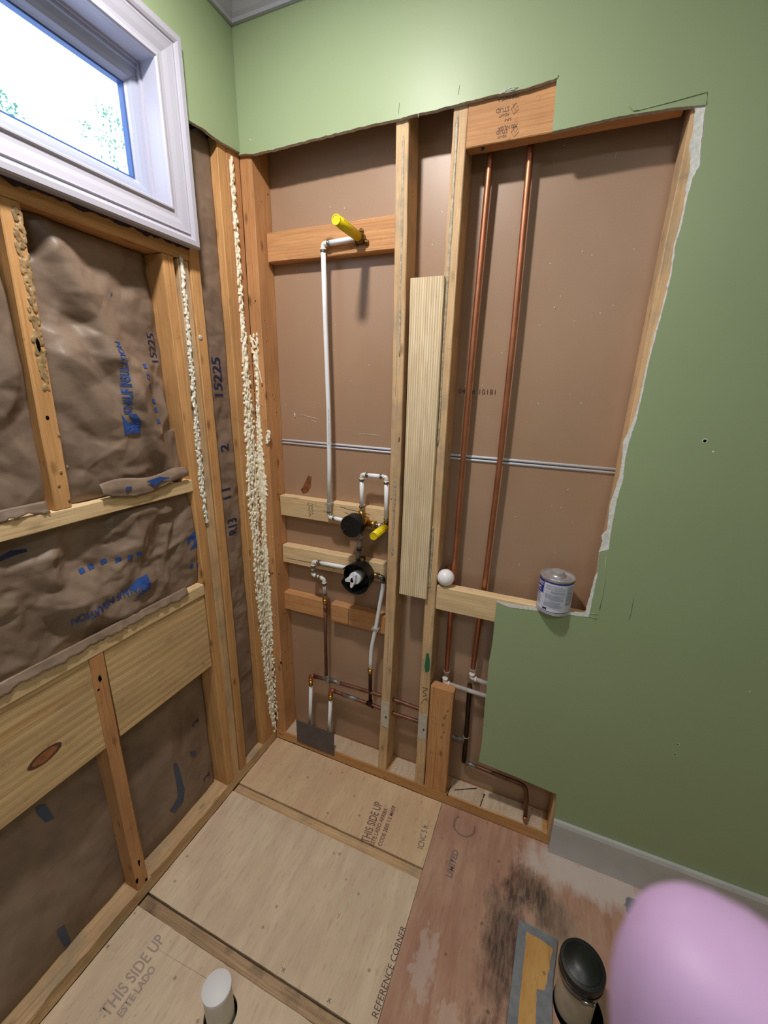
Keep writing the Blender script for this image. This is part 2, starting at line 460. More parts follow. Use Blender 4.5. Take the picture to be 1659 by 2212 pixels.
def text(name, s, size, org, right, up, mat, parent, fn=None, lift=0.0012, track=1.0, bold=0.0, xs=1.0, align='LEFT'):
    cu = bpy.data.curves.new(name, 'FONT'); cu.body = s; cu.size = size; cu.space_character = track; cu.offset = bold; cu.align_x = align
    cu.resolution_u = 3
    t = bpy.data.objects.new(name, cu); COL.objects.link(t)
    bpy.context.view_layer.update()
    me = bpy.data.meshes.new_from_object(t)
    COL.objects.unlink(t); bpy.data.objects.remove(t)
    org, right, up = Vector(org), Vector(right).normalized(), Vector(up).normalized(); nn = right.cross(up)
    if fn:
        bm = bmesh.new(); bm.from_mesh(me)
        bmesh.ops.triangulate(bm, faces=bm.faces)
        es = [e for e in bm.edges if e.calc_length() > size * 0.25]
        if es: bmesh.ops.subdivide_edges(bm, edges=es, cuts=2)
        bm.to_mesh(me); bm.free()
    for v in me.vertices:
        p = org + right * (v.co.x * xs) + up * v.co.y + nn * lift
        v.co = fn(p) if fn else p
    return link(name, me, mat, parent)
def poly_mark(name, pts3, mat, parent, fn=None, nrm=(0, 0, 0)):
    bm = bmesh.new(); N = Vector(nrm)
    P = [Vector(p) + N for p in pts3]
    vs = [bm.verts.new(fn(p) if fn else p) for p in P]
    # tessellate in the dominant plane
    ax = 0 if max(p.x for p in P) - min(p.x for p in P) < 1e-4 or abs(N.x) > 0 else (1 if abs(N.y) > 0 else 2)
    o2 = [k for k in range(3) if k != ax]
    for t in tessellate_polygon([[Vector((p[o2[0]], p[o2[1]], 0)) for p in P]]):
        try: bm.faces.new([vs[i] for i in t])
        except ValueError: pass
    if fn:
        for _ in range(2):
            es = [e for e in bm.edges if e.calc_length() > 0.008]
            if not es: break
            bmesh.ops.subdivide_edges(bm, edges=es, cuts=1); bmesh.ops.triangulate(bm, faces=[f for f in bm.faces if len(f.verts) > 3])
        for v in bm.verts: v.co = fn(v.co)
    return fin(name, bm, mat, parent, recalc=False)
def strokes(name, lines, w, mat, parent, r=None):
    """thin drawn strokes, each a short tube pressed on a surface"""
    bm = bmesh.new()
    for L in lines: add_tube(bm, L, w, 6)
    return fins(name, bm, mat, parent)
def pl(pts, **k):
    return [U(x, y, **k) for x, y in pts]
def edge_fn(pts, plane, ax):
    """from points seen along a long edge give coordinate ax as a smooth function of z (2nd order least squares)"""
    P = [U(x, y, **plane) for x, y in pts]
    n = 3 if len(P) > 3 else 2
    A = [[sum(p.z ** (i + j) for p in P) for j in range(n)] for i in range(n)]; B = [sum(p[ax] * p.z ** i for p in P) for i in range(n)]
    for i in range(n):
        for j in range(i + 1, n):
            f = A[j][i] / A[i][i]
            A[j] = [a - f * b for a, b in zip(A[j], A[i])]; B[j] -= f * B[i]
    x = [0] * n
    for i in reversed(range(n)): x[i] = (B[i] - sum(A[i][j] * x[j] for j in range(i + 1, n))) / A[i][i]
    return lambda z: sum(c * z ** i for i, c in enumerate(x))

# ------------------------------------------------------------------ the setting: floor, walls, ceiling
D = 0.0127
XR, YB = 2.7, -3.0
FT = -0.02          # underside level of the old floor skin
PX = 0.8205         # joint between the beige panels and the old floor
bm = bmesh.new()
pts = [(PX, 0), (XR, 0), (XR, YB), (PX, YB)]
add_box(bm, PX, XR, YB, -0.0005, -0.02, 0.0)
add_box(bm, -0.12, XR, YB, 0.12, -0.32, -0.30, mi=1)
fl = fin('floor', bm, ['oldfloor', 'shade']); tag(fl, kind='structure')

# ceiling and the walls that are behind the camera
c_ = box('ceiling', -0.12, XR + 0.1, YB - 0.1, 0.12, CEIL, CEIL + 0.05, 'ceil'); tag(c_, kind='structure')
w_ = box('wall_right', XR, XR + 0.1, YB - 0.1, 0.12, -0.02, CEIL, 'green'); tag(w_, kind='structure')
w_ = box('wall_front', -0.13, XR, YB - 0.1, YB, -0.02, CEIL, 'green'); tag(w_, kind='structure')

# back wall drywall with the opening cut in it (traced in the plane of its face)
def bk(pts, Y=-D): return [(p.x, p.z) for p in pl(pts, Y=Y)]
top_cut = [(1203, 168), (1166, 181), (1129, 192), (1100, 199), (1069, 204), (1023, 216), (994, 223), (946, 236), (903, 245), (854, 258), (813, 266), (741, 284), (698, 295), (645, 308), (600, 320), (580, 324), (548, 333), (531, 332)]
right_edge = [(1273.5, 1328), (1283, 1280), (1291, 1241), (1295, 1192), (1315, 1187), (1322, 1137), (1334, 1076), (1346, 1036), (1351, 992), (1359, 955), (1374, 911), (1385, 867), (1397, 807), (1418, 720), (1440, 640), (1452, 585), (1461, 523), (1471, 493), (1481, 447), (1497, 382), (1513, 355), (1514, 324), (1525, 226)]
P = []
P += [(XR, -0.0), (1.2275, -0.0)]
P += bk([(1197, 1770), (1202, 1716)]) + bk([(1109, 1676), (1034, 1646)]) + ragged(bk([(1034, 1646), (1041, 1602), (1048, 1518), (1056, 1433), (1064, 1385), (1068, 1344), (1073, 1301)]), 0.0012, 0.008, 2)[1:]
P += ragged(bk([(1073, 1301), (1100, 1308), (1273.5, 1328)]), 0.0008, 0.008, 3)[1:-1]
P += ragged(bk(right_edge), 0.0015, 0.008, 4)
P += ragged(bk([(1525, 226), (1457, 232), (1334, 252), (1193, 284)]), 0.0006, 0.008, 5)[1:]
P += ragged(bk([(1193, 284), (1203, 168)]), 0.0006, 0.008, 5)[1:]
P += ragged(bk(top_cut), 0.0014, 0.008, 6)[1:]
zc = P[-1][1]
P += [(0.0005, zc + 0.002), (0.0005, CEIL), (XR, CEIL)]
wb = prism('wall_back', P, 1, -D, -0.0003, ['green', 'gypcut']); tag(wb, kind='structure')
# drywall of the neighbouring room seen between the studs, brown backing paper towards us
nb = box('neighbour_drywall', -0.12, XR, 0.0895, 0.102, -0.31, CEIL, 'backpaper', wb)
zs = edge_fn([(612, 952), (842, 972), (975, 985), (1335, 1017)], dict(Y=0.0885), 2)
sz = 1.4115
def seamz(x): return U(612, 952, Y=.0885).z + (U(1335, 1017, Y=.0885).z - U(612, 952, Y=.0885).z) * (x - 0.05) / 1.18
bm = bmesh.new()
for dz in (-0.0075, 0.0035):
    bm = bmesh.new(); add_tube(bm, [(0.05, .0885, seamz(.05) + dz), (0.6, .0885, seamz(.6) + dz), (1.26, .0885, seamz(1.26) + dz)], 0.0042, 8)
    fin('panel_joint_strip', bm, 'tape', wb)
bm = bmesh.new(); add_box(bm, 0.05, 1.26, 0.0875, 0.0893, sz - 0.004, sz + 0.001)
fin('panel_joint_gap', bm, 'navy', wb)
text('panel_print', '04 06 10181', 0.022, U(990, 850, Y=.089), (1, 0, 0), (0, 0, 1), 'stamp', wb, track=1.1).data.materials
M['tornpaper'] = plain('torn_rusty_paper', (150, 94, 62), .8, 0, .2, .35, 90)
# torn paper patch, chips and scratches on the brown paper
poly_mark('torn_paper_patch', pl([(655, 1050), (666, 1027), (673, 1030), (671, 1052), (664, 1064), (654, 1066), (650, 1058)], Y=.089), 'tornpaper', wb, nrm=(0, -0.0006, 0))
bm = bmesh.new()
for a, b, w in (((636, 892), (638, 902), .0020), ((650, 896), (688, 905), .0007), ((672, 908), (684, 912), .0006), ((778, 936), (822, 941), .0006), ((1328, 345), (1332, 328), .0005), ((1198, 664), (1199, 667), .0014)):
    add_tube(bm, [U(*a, Y=.089), U(*b, Y=.089)], w, 6)
fins('paper_scratch', bm, 'gyp', wb)
# white torn gypsum along the right edge of the opening
inner = [(1265, 1322), (1275, 1285), (1284, 1252), (1291, 1236), (1294, 1192), (1302, 1172), (1300, 1158), (1312, 1144), (1319, 1086), (1336, 1037), (1344, 1002), (1346, 958), (1368, 912), (1381, 866), (1393, 808), (1415, 720), (1437, 640), (1449, 585), (1458, 523), (1467, 493), (1478, 447), (1484, 398), (1492, 367), (1491, 318), (1497, 284), (1503, 238), (1500, 229)]
S = bk(inner, -0.008) + bk([(1527, 224)] + right_edge[::-1], -0.008)
S = ragged(S, 0.0016, 0.005, 9, True)
prism('torn_gypsum_edge', S, 1, -0.0085, -0.0004, ['gyp', 'gyp'], wb)
S = ragged(bk([(1073, 1301), (1100, 1307), (1218, 1320), (1272, 1326), (1272, 1333), (1218, 1327), (1100, 1312)], -.0133), 0.0008, 0.006, 12, True)
prism('torn_gypsum_lip', S, 1, -0.0136, -0.0128, ['gyp', 'gyp'], wb)
# peeled strips of paint paper, score lines, scribbles, chips and screw holes
strokes('peeled_paint_strip', [pl([(1377, 238), (1450, 220), (1518, 201), (1527, 198), (1527, 205)], Y=-.0135), pl([(1355, 225), (1361, 232), (1368, 239), (1380, 238)], Y=-.0138), pl([(1526, 205), (1526, 226)], Y=-.013),
        pl([(1273, 1332), (1290, 1337)], Y=-.0135), pl([(1274, 1325), (1292, 1327)], Y=-.0133), pl([(1309, 1203), (1306, 1255), (1301, 1290), (1295, 1318)], Y=-.0128),
        pl([(1203, 170), (1206, 163), (1203, 160)], Y=-.0135), pl([(1047, 1540), (1052, 1570), (1046, 1560)], Y=-.0145)], 0.0011, 'green', wb)
strokes('pencil_tick', [pl([(863, 222), (861, 245)], Y=-.0128), pl([(993, 184), (990, 205)], Y=-.0128), pl([(1369, 1294), (1362, 1330), (1358, 1338)], Y=-.0128)], 0.0005, 'pencil', wb)
strokes('paint_scuff', [pl([(1085, 198), (1105, 189), (1120, 188), (1100, 196), (1118, 191)], Y=-.0135), pl([(1078, 203), (1098, 195), (1112, 194)], Y=-.0137), pl([(903, 243), (904, 254)], Y=-.0137), pl([(1090, 200), (1092, 189)], Y=-.0135)], 0.0006, 'gyp', wb)
bm = bmesh.new(); bh = bmesh.new()
for x, y, r, rr in ((1523, 953, .0062, .0042), (1465, 1608, .0034, .0024), (1459, 1630, .0034, .0024)):
    p = U(x, y, Y=-D)
    lathe('', [(0, -.0002), (r, -.0002), (r, .0006), (r * .8, .0010), (rr, .0007), (rr, -.0001)], p, (0, -1, 0), None, bm=bm, seg=20)
    q = p + Vector((-.0012, 0, .0008)); lathe('', [(0, .0012), (rr * .85, .0012), (rr * .85, 0)], q, (0, -1, 0), None, bm=bh, seg=20)
for x, y, r in ((1541, 976, .0022), (1620, 1494, .0018), (541, 302, .0016), (1209, 1738, .0010), (1236, 1742, .001), (1083, 1466, .0010), (1181, 1641, .001)):
    lathe('', [(r, 0), (r * .7, .0006), (0, .0007)], U(x, y, Y=-D), (0, -1, 0), None, bm=bm, seg=10)
fins('paint_chip', bm, 'gyp', wb); fins('anchor_hole', bh, 'hole', wb)

# left wall: drywall band above and beside the window, sheathing behind the studs
WY1, WY0, WZ0, WZ1 = -0.318, -1.45, 2.080, 2.393       # inner opening of the window casing
cut = [(p.y, p.z) for p in pl([(413, 263), (440, 278), (466, 299), (500, 319), (512, 325)], X=D)]
cut[-1] = (-0.0135, cut[-1][1])
P = [(YB, 2.06), (WY0 - 0.02, 2.06), (WY0 - 0.02, WZ1 + 0.01), (WY1 + 0.02, WZ1 + 0.01), (WY1 + 0.02, cut[0][1] + 0.004)] + ragged(cut, 0.0012, 0.008, 21) + [(-0.0135, CEIL), (YB, CEIL)]
wl = prism('wall_left', P, 0, 0.0003, D, ['green', 'gypcut']); tag(wl, kind='structure')
bm = bmesh.new()
zs0 = -0.3
for y0, y1, z0, z1 in ((YB, 0.12, zs0, 2.03), (YB, 0.12, 2.44, CEIL), (YB, WY0 - 0.06, 2.03, 2.44), (WY1 + 0.06, 0.12, 2.03, 2.44)):
    add_box(bm, -0.115, -0.100, y0, y1, z0, z1)
fin('outer_sheathing', bm, 'shade', wl)
lw = box('wall_left_lower', 0.0003, D, YB, -1.56, 0.0, 2.06, 'green', wl)

# baseboard on the back wall
bz = 0.150
bm = bmesh.new()
prism('', [(-0.0128, 0.0), (-0.028, 0.0), (-0.028, bz - 0.012), (-0.024, bz), (-0.0128, bz)], 0, 1.2285, XR, ['basebd'], bm=bm)
bb = fin('baseboard_back', bm, 'basebd'); tag(bb, kind='structure')

# crown moulding around the ceiling, one mitred profile
def frame_sweep(bm, prof, rect, closed=True):
    """prof: list of (out, height) ; rect corners function"""
    rings = []
    for cn in rect:
        rings.append([bm.verts.new(cn(o, h)) for o, h in prof])
    n = len(prof); m = len(rings)
    for i in range(m if closed else m - 1):
        A, B = rings[i], rings[(i + 1) % m]
        for j in range(n):
            bm.faces.new((A[j], A[(j + 1) % n], B[(j + 1) % n], B[j]))
bm = bmesh.new()
cb = 2.638
prof = [(0.0, cb), (0.010, cb), (0.012, cb + 0.008), (0.020, cb + 0.014), (0.034, cb + 0.030), (0.052, cb + 0.052), (0.068, cb + 0.062), (0.072, cb + 0.072), (0.080, CEIL - 0.0005), (0.0, CEIL - 0.0005)]
x0, x1, y0, y1 = D + .0003, XR - 0.0003, YB + .0003, -D - .0003
frame_sweep(bm, prof, [lambda o, h: Vector((x0 + o, y1 - o, h)), lambda o, h: Vector((x1 - o, y1 - o, h)), lambda o, h: Vector((x1 - o, y0 + o, h)), lambda o, h: Vector((x0 + o, y0 + o, h))])
cm = fin('trim_1', bm, 'trim'); tag(cm, kind='structure')

# window: casing, jamb, sash, gasket, glass
win = bpy.data.objects.new('window_1', None); COL.objects.link(win); win['base'] = (0.0, -0.9, 2.0); tag(win, kind='structure')
def ring(o_y, o_z=None):
    return None
def wframe(name, prof, mat, y0=WY0, y1=WY1, z0=WZ0, z1=WZ1):
    bm = bmesh.new()
    frame_sweep(bm, prof, [lambda o, h: Vector((h, y1 + o, z0 - o)), lambda o, h: Vector((h, y1 + o, z1 + o)), lambda o, h: Vector((h, y0 - o, z1 + o)), lambda o, h: Vector((h, y0 - o, z0 - o))])
    return fin(name, bm, mat, win)
b0 = D + 0.0004
wframe('casing', [(0.0, b0), (0.0, 0.022), (0.003, 0.026), (0.007, 0.026), (0.010, 0.0225), (0.014, 0.0215), (0.022, 0.022), (0.034, 0.026), (0.048, 0.029), (0.052, 0.0305), (0.054, 0.0275), (0.058, 0.0275), (0.060, 0.031), (0.066, 0.0345), (0.078, 0.0345), (0.0825, 0.031), (0.0825, b0)], 'trim')
wframe('jamb', [(0.0, 0.0128), (0.006, 0.0128), (0.006, -0.099), (-0.006, -0.099), (-0.006, -0.030), (0.0, -0.030)], 'trim')
wframe('sash', [(-0.0062, -0.034), (-0.0062, -0.075), (-0.050, -0.075), (-0.050, -0.056), (-0.046, -0.052), (-0.040, -0.044), (-0.030, -0.040), (-0.016, -0.038), (-0.014, -0.034)], 'vinyl', y1=WY1 + 0.018, y0=WY0 - .018, z1=WZ1, z0=WZ0 + 0.006)
bm = bmesh.new()
wframe('gasket', [(-0.0502, -0.058), (-0.0502, -0.074), (-0.0545, -0.074), (-0.0545, -0.058)], 'gasket', y1=WY1 + 0.018, y0=WY0 - .018, z0=WZ0 + .006)
box('pane', -0.069, -0.065, WY0 + .03, WY1 - .034, WZ0 + .058, WZ1 - .052, 'glass', win)

# ------------------------------------------------------------------ framing timber, left wall
def ed(pts, X=0.0): return edge_fn(pts, dict(X=X), 1)
fb3 = ed([(430, 540), (454, 804), (493, 1200), (513, 1409), (532, 1640)])
fb2 = ed([(381, 770), (405, 1006), (425, 1141), (440, 1254), (459, 1409), (478, 1544), (490, 1690)])
fA = ed([(51, 736), (78, 871), (118, 1097)])
fB = ed([(193, 1428), (224, 1582), (247, 1694), (293, 1901)])
BX = -0.089
def lstud(label, y0, y1, z0, z1, mat, fn=None, ref=None, x1=0.0, seed=0):
    p = (lambda z: (0.0, fn(z) - ref)) if fn else None
    o = lumber('wall_stud', 2, z0, z1, BX, x1, y0, y1, mat, path=p, seed=seed)
    return tag(o, label, 'wall stud')
ZP = 0.050
sA = lstud('weathered pine stud with glue lumps below the window, left of the wrinkled lettered paper', -0.721, -0.683, 1.334, 1.964, 'orgz', fA, -0.721, seed=1)
s1 = lstud('orange pine stud carrying the white foam bead, left member of the triple stud', -0.330, -0.292, ZP, 1.964, 'orgz', fb2, -0.330, seed=3)
s2 = lstud('pale tan pine stud in the middle of the triple stud', -0.2905, -0.2530, ZP, 1.964, 'tanz', fb3, -0.2085, seed=4, x1=-.001)
s3 = lstud('pine stud with a round white dab, right member of the triple stud', -0.2475, -0.2095, ZP, 2.30, 'orgz', fb3, -0.2085, seed=5)
sB = lstud('short reddish stud under the wide board with black burn marks at its foot', -0.723, -0.685, ZP, 0.924, 'redz', fB, -0.723, seed=2)
s4 = lstud('orange corner stud on the left wall half buried in drips of foam', -0.100, -0.0625, ZP, 2.335, 'orgz', seed=6)
s5 = lstud('reddish corner stud right beside the meeting of the two walls', -0.0615, -0.0015, ZP, 2.335, 'redz', seed=7)
sp_ = lumber('sill_plate', 1, -1.5, -0.253, BX, 0.0, 1.9655, 2.003, 'orgy', seed=8); tag(sp_, 'orange rough sill timber directly under the white window casing', 'sill timber')
S = ragged([(-1.5, 1.9945), (-0.255, 1.9945)], .006, .012, 31) + [(-0.255, 2.0045), (-1.5, 2.0045)]
M['darkpaper'] = plain('dark_torn_paper', (70, 58, 70), .8, 0, .2, .3, 60)
prism('torn_paper_edge', S, 0, .0006, .011, ['darkpaper', 'darkpaper'], sp_)
sh = lumber('blocking', 1, -1.5, -0.332, BX, 0.002, 1.294, 1.3325, 'newy', seed=9); tag(sh, 'pale new timber laid flat as upper shelf across the left wall bays', 'timber blocking')
sh2 = lumber('blocking', 1, -1.5, -0.332, BX, 0.001, 0.9255, 0.965, 'newy', seed=10); tag(sh2, 'pale new timber laid flat on top of the wide board, edge covered in torn paper', 'timber blocking')
bm = bmesh.new()
sill = lumber('sole_plate', 1, -1.6, -0.0015, BX, 0.0, 0.0, 0.0495, 'tany', seed=11); tag(sill, 'timber sole plate along the foot of the left wall', 'sole plate')
# wide board let in behind the short stud, two pieces
b1 = lumber('wide_board', 1, -0.683, -0.332, -0.042, -0.004, 0.634, 0.9245, 'board', seed=12, bev=.001); tag(b1, 'wide fresh pine board between the short stud and the triple stud', 'board')
b2 = lumber('wide_board', 1, -1.5, -0.7245, -0.042, -0.004, 0.634, 0.9245, 'board', seed=13, bev=.001); tag(b2, 'wide fresh pine board with a big dark knot, left of the short stud', 'board')
# big oval knot, lying in the board face
bm = bmesh.new(); kp = U(98, 1633, X=-0.0035)
for rr, mi in ((.030, 0), (.022, 1)):
    vs = [bm.verts.new((-.0036 + (0.0004 if mi else 0), kp.y + rr * (1.25 + .15 * noise.noise(Vector((a, 3, 0)))) * math.cos(a) + 0.006 * math.sin(a), kp.z + rr * .60 * math.sin(a))) for a in [2 * PI * i / 26 for i in range(26)]]
    f = bm.faces.new(vs); f.material_index = mi
M['knotring'] = plain('knot_rim', (92, 58, 40), 0.7); M['knotcore'] = plain('knot_core', (172, 112, 74), 0.6, 0, 0.3, 0.25, 60)
fin('knot', bm, ['knotring', 'knotcore'], b2)
# black burn marks on the short stud foot, glue on studs
def blobs(name, lst, mat, par):
    for a_ in lst:
        b_ = bmesh.new(); blob(b_, *a_); fin(name, b_, mat, par)
def blob(bm, c, r, sc=(1, 1, 1), seed=0, sub=1, amp=0.35):
    q = bmesh.ops.create_icosphere(bm, subdivisions=sub, radius=1.0)
    for v in q['verts']:
        d = 1 + amp * noise.noise(v.co * 1.6 + Vector((seed * 3.7, seed * 1.3, 0)))
        v.co = Vector((c[0] + v.co.x * r * sc[0] * d, c[1] + v.co.y * r * sc[1] * d, c[2] + v.co.z * r * sc[2] * d))
    for v in q['verts']:
        for f in v.link_faces: f.smooth = True
bm = bmesh.new()
for x, y, r in ((300, 1862, .006), (296, 1903, .008), (316, 1900, .006), (301, 1868, .004)):
    p = U(x, y, X=0.001); blob(bm, p, r, (.12, .7, 1.3), x)
fins('burn_mark', bm, 'hole', sB)
bm = bmesh.new(); p = U(216, 1466, X=.001); blob(bm, p, .007, (.15, .7, 1.6), 3); p = U(213, 1490, X=.001); blob(bm, p, .004, (.2, 1, .8), 3)
fins('dark_gash', bm, 'hole', sB)
bm = bmesh.new()
random.seed(3)
for i in range(150):
    z = random.uniform(1.60, 1.955); wdt = .010 if z > 1.68 else .006
    blob(bm, (0.0005, fA(z) + .027 + random.uniform(-wdt, wdt), z), random.uniform(.003, .007), (.32, .8, 1.5), i, 1, .6)
gl_ = fin('glue_smear', bm, 'glue', sA); m_ = gl_.modifiers.new('melt', 'REMESH'); m_.mode = 'VOXEL'; m_.voxel_size = .0014; m_.use_smooth_shade = True
bm = bmesh.new()
for x, y in ((128, 940), (132, 1020), (128, 1050), (150, 1080), (146, 1010)):
    p = U(x, y, X=0.001); blob(bm, p, .0045, (.15, .8, 1.3), y)
fins('glue_lump', bm, 'glue', sA)
bm = bmesh.new(); blob(bm, U(103, 903, X=.0), .0045, (.2, 1, 1.3), 3); blob(bm, U(83, 745, X=.003), .005, (.2, .8, 3.2), 3)
fins('nail_hole', bm, 'hole', sA)
bm = bmesh.new(); blob(bm, U(433, 729, X=.0), .0085, (.3, 1, 1), 8, 2, .1)
fin('knot_dab', bm, 'nailplate', s3)

# ------------------------------------------------------------------ insulation batts, one per bay
def hsh(i, j, k_):
    q = math.sin(i * 127.1 + j * 311.7 + k_ * 74.7) * 43758.5453
    return q - math.floor(q)
def tri(u, v, k_):
    """linear interpolation over a lattice of triangles with random corner heights: flat facets, sharp folds"""
    i, j = math.floor(u), math.floor(v); a, b = u - i, v - j
    h00, h10, h01, h11 = hsh(i, j, k_), hsh(i + 1, j, k_), hsh(i, j + 1, k_), hsh(i + 1, j + 1, k_)
    if hsh(i, j, k_ + 9) > .5:
        return (h00 + (h10 - h00) * a + (h11 - h10) * b) if a > b else (h00 + (h01 - h00) * b + (h11 - h01) * a)
    return (h00 + (h10 - h00) * a + (h01 - h00) * b) if a + b < 1 else (h11 + (h01 - h11) * (1 - a) + (h10 - h11) * (1 - b))
def crumple(y, z, seed, s=1.0, aniso=0.7):
    w = Vector((noise.noise(Vector((y * 7, z * 7, seed))), noise.noise(Vector((y * 7, z * 7, seed + 9))), 0)) * 0.030
    y += w.x; z += w.y
    a = tri((y * .92 + z * .38) * 9.5 * s, (z * .92 - y * .38) * 6.5 * s, seed)
    b = tri((y * .6 - z * .8) * 22 * s, (z * .6 + y * .8) * 17 * s, seed + 3)
    c = tri((y * .85 + z * .5) * 55 * s, (z * .85 - y * .5) * 44 * s, seed + 5)
    return a * 0.80 + b * 0.34 + c * 0.09 - 0.6
def make_batt(label, y0, y1, z0, z1, base, bulge, amp, seed, s=1.0, ragtop=0.0, ragbot=0.0, edge=0.02, shape=None, res=0.0045):
    ny = max(6, int((y1 - y0) / res)); nz = max(6, int((z1 - z0) / res))
    def fx(y, z):
        u = min(1, max(0, (y - y0) / (y1 - y0))); w = min(1, max(0, (z - z0) / (z1 - z0)))
        e = min(1, u / 0.10, (1 - u) / 0.10) if y0 > -1.3 else min(1, (1 - u) / 0.05)
        e = max(0, e); ez = max(0, min(1, w / 0.08, (1 - w) / 0.08))
        h = (math.sin(PI * min(1, max(0, u))) ** 0.5 if y0 > -1.3 else (1.0)) * (math.sin(PI * w) ** 0.4 if 0 < w < 1 else 0)
        x = base + bulge * h + amp * crumple(y, z, seed, s) * (0.35 + 0.65 * min(e, 1)) * (0.45 + 0.55 * ez)
        if shape: x += shape(y, z, u, w)
        return x
    bm = bmesh.new(); g = []
    for i in range(ny + 1):
        row = []
        for j in range(nz + 1):
            y = y0 + (y1 - y0) * i / ny; z = z0 + (z1 - z0) * j / nz
            if j == nz and ragtop: z += ragtop * noise.noise(Vector((y * 30, seed, 2))) 
            if j == 0 and ragbot: z += ragbot * noise.noise(Vector((y * 34, seed, 5)))
            row.append(bm.verts.new((fx(y, z), y, z)))
        g.append(row)
    for i in range(ny):
        for j in range(nz):
            f = bm.faces.new((g[i][j], g[i + 1][j], g[i + 1][j + 1], g[i][j + 1])); f.smooth = True
    # glass wool body behind the paper
    rim = [g[i][0] for i in range(ny + 1)] + [g[ny][j] for j in range(1, nz + 1)] + [g[i][nz] for i in range(ny - 1, -1, -1)] + [g[0][j] for j in range(nz - 1, 0, -1)]
    bk_ = [bm.verts.new((-0.092, v.co.y, v.co.z)) for v in rim]
    for i in range(len(rim)):
        j = (i + 1) % len(rim); bm.faces.new((rim[j], rim[i], bk_[i], bk_[j]))
    bm.faces.new(bk_)
    o = fin('insulation_batt', bm, 'kraft', recalc=False); tag(o, label, 'insulation')
    o['fx'] = 0
    return o, (lambda p: Vector((fx(p.y, p.z) + 0.0016, p.y, p.z)))
def sh1(y, z, u, w):
    # the hanging sheet of the upper bay: big diagonal fold and a curl at its lower right
    d = (u - 0.15) - (1 - w) * 0.75
    f = 0.016 * math.exp(-(d / 0.10) ** 2) - 0.014 * math.exp(-((d + 0.16) / 0.08) ** 2)
    f += -0.030 * max(0, (u - 0.90) / 0.10) * (1 if w > 0.25 else 0.3)
    f += -0.015 * max(0, w - 0.8) / 0.2
    return f
bat1, f1 = make_batt('crumpled brown paper-faced insulation with blue lettering in the bay below the window', -0.682, -0.331, 1.3335, 1.9645, -0.034, 0.024, 0.078, 4.2, 0.75, shape=sh1)
bat0, f0 = make_batt('brown paper-faced insulation left of the glue-lumped stud below the window', -1.35, -0.7225, 1.3335, 1.9645, -0.046, 0.022, 0.066, 9.1, .9)
bat2, f2 = make_batt('brown paper-faced insulation with slanted blue print between the two pale flat timbers', -1.35, -0.3315, 0.9665, 1.2930, -0.028, 0.014, 0.050, 2.7, 1.25)
bat3, f3 = make_batt('smooth dark paper-faced insulation between short reddish stud and triple stud, below the wide board', -0.684, -0.331, 0.0515, 0.640, -0.064, 0.010, 0.030, 6.4, 0.6)
bat4, f4 = make_batt('dark paper-faced insulation left of the short reddish stud, bottom of left wall', -1.35, -0.7245, 0.0515, 0.640, -0.064, 0.010, 0.034, 1.9, 0.6)
bat5, f5 = make_batt('tall narrow strip of paper-faced insulation with handwritten R13 near the corner', -0.208, -0.1015, 0.0505, 2.325, -0.028, 0.004, 0.020, 7.7, 1.3, ragtop=0.03)
# torn paper edges draped over the timbers
def flap(name, y0, y1, ztop, zbot, x, parent, seed, amp=0.018):
    bm = bmesh.new(); n = int((y1 - y0) / 0.006); rows = []
    for i in range(n + 1):
        y = y0 + (y1 - y0) * i / n; a = noise.noise(Vector((y * 26, seed, 0))) + 0.5 * noise.noise(Vector((y * 90, seed, 4)))
        zb = zbot + amp * a
        col = []
        for j in range(6):
            t = j / 5; z = ztop + (zb - ztop) * t
            xx = x + (0.004 * noise.noise(Vector((y * 40, z * 60, seed)))) * (0.3 + t) - (1 - t) * 0.010
            if z < 0.9650 and x > 0: xx = max(xx, 0.0030)
            col.append(bm.verts.new((xx, y, z)))
        rows.append(col)
    for i in range(n):
        for j in range(5):
            f = bm.faces.new((rows[i][j], rows[i + 1][j], rows[i + 1][j + 1], rows[i][j + 1])); f.smooth = True
    o = fin(name, bm, 'kraft', parent, recalc=False)
    md = o.modifiers.new('thickness', 'SOLIDIFY'); md.thickness = 0.0006
    return o
flap('torn_paper_flap', -1.35, -0.40, 0.985, 0.962, 0.006, bat2, 3, 0.014)
flap('torn_paper_flap', -1.35, -0.74, 1.36, 1.338, 0.004, bat0, 8, 0.014)
# blue curl flap of the hanging sheet over the upper shelf
bm = bmesh.new(); n = 40; rows = []
for i in range(n + 1):
    t = i / n; y = -0.62 + 0.27 * t
    zb = 1.345 - 0.022 * math.sin(PI * min(1, t * 1.25)) + 0.004 * noise.noise(Vector((t * 14, 0, 3))) + 0.03 * max(0, t - 0.8)
    zt = 1.374 + 0.006 * math.sin(t * 9)
    col = []
    for j in range(9):
        s = j / 8; z = zt + (zb - zt) * s
        col.append(bm.verts.new((0.001 + 0.009 * s + 0.004 * math.sin(PI * s) + 0.003 * noise.noise(Vector((t * 8, s * 3, 1))), y, z)))
    rows.append(col)
for i in range(n):
    for j in range(8):
        f = bm.faces.new((rows[i][j], rows[i + 1][j], rows[i + 1][j + 1], rows[i][j + 1])); f.smooth = True
fo = fin('curled_paper_edge', bm, 'kraft', bat1, recalc=False); md = fo.modifiers.new('thickness', 'SOLIDIFY'); md.thickness = 0.0006
poly_mark('printed_logo', [(0.0135, -0.497, 1.360), (0.0135, -0.455, 1.366), (0.0135, -0.418, 1.356), (0.0135, -0.452, 1.352), (0.0135, -0.472, 1.340)], 'inkblue', fo)
poly_mark('printed_mark', [(0.0135, -0.56, 1.356), (0.0135, -0.543, 1.356), (0.0135, -0.543, 1.350), (0.0135, -0.56, 1.346)], 'inkblue', fo)
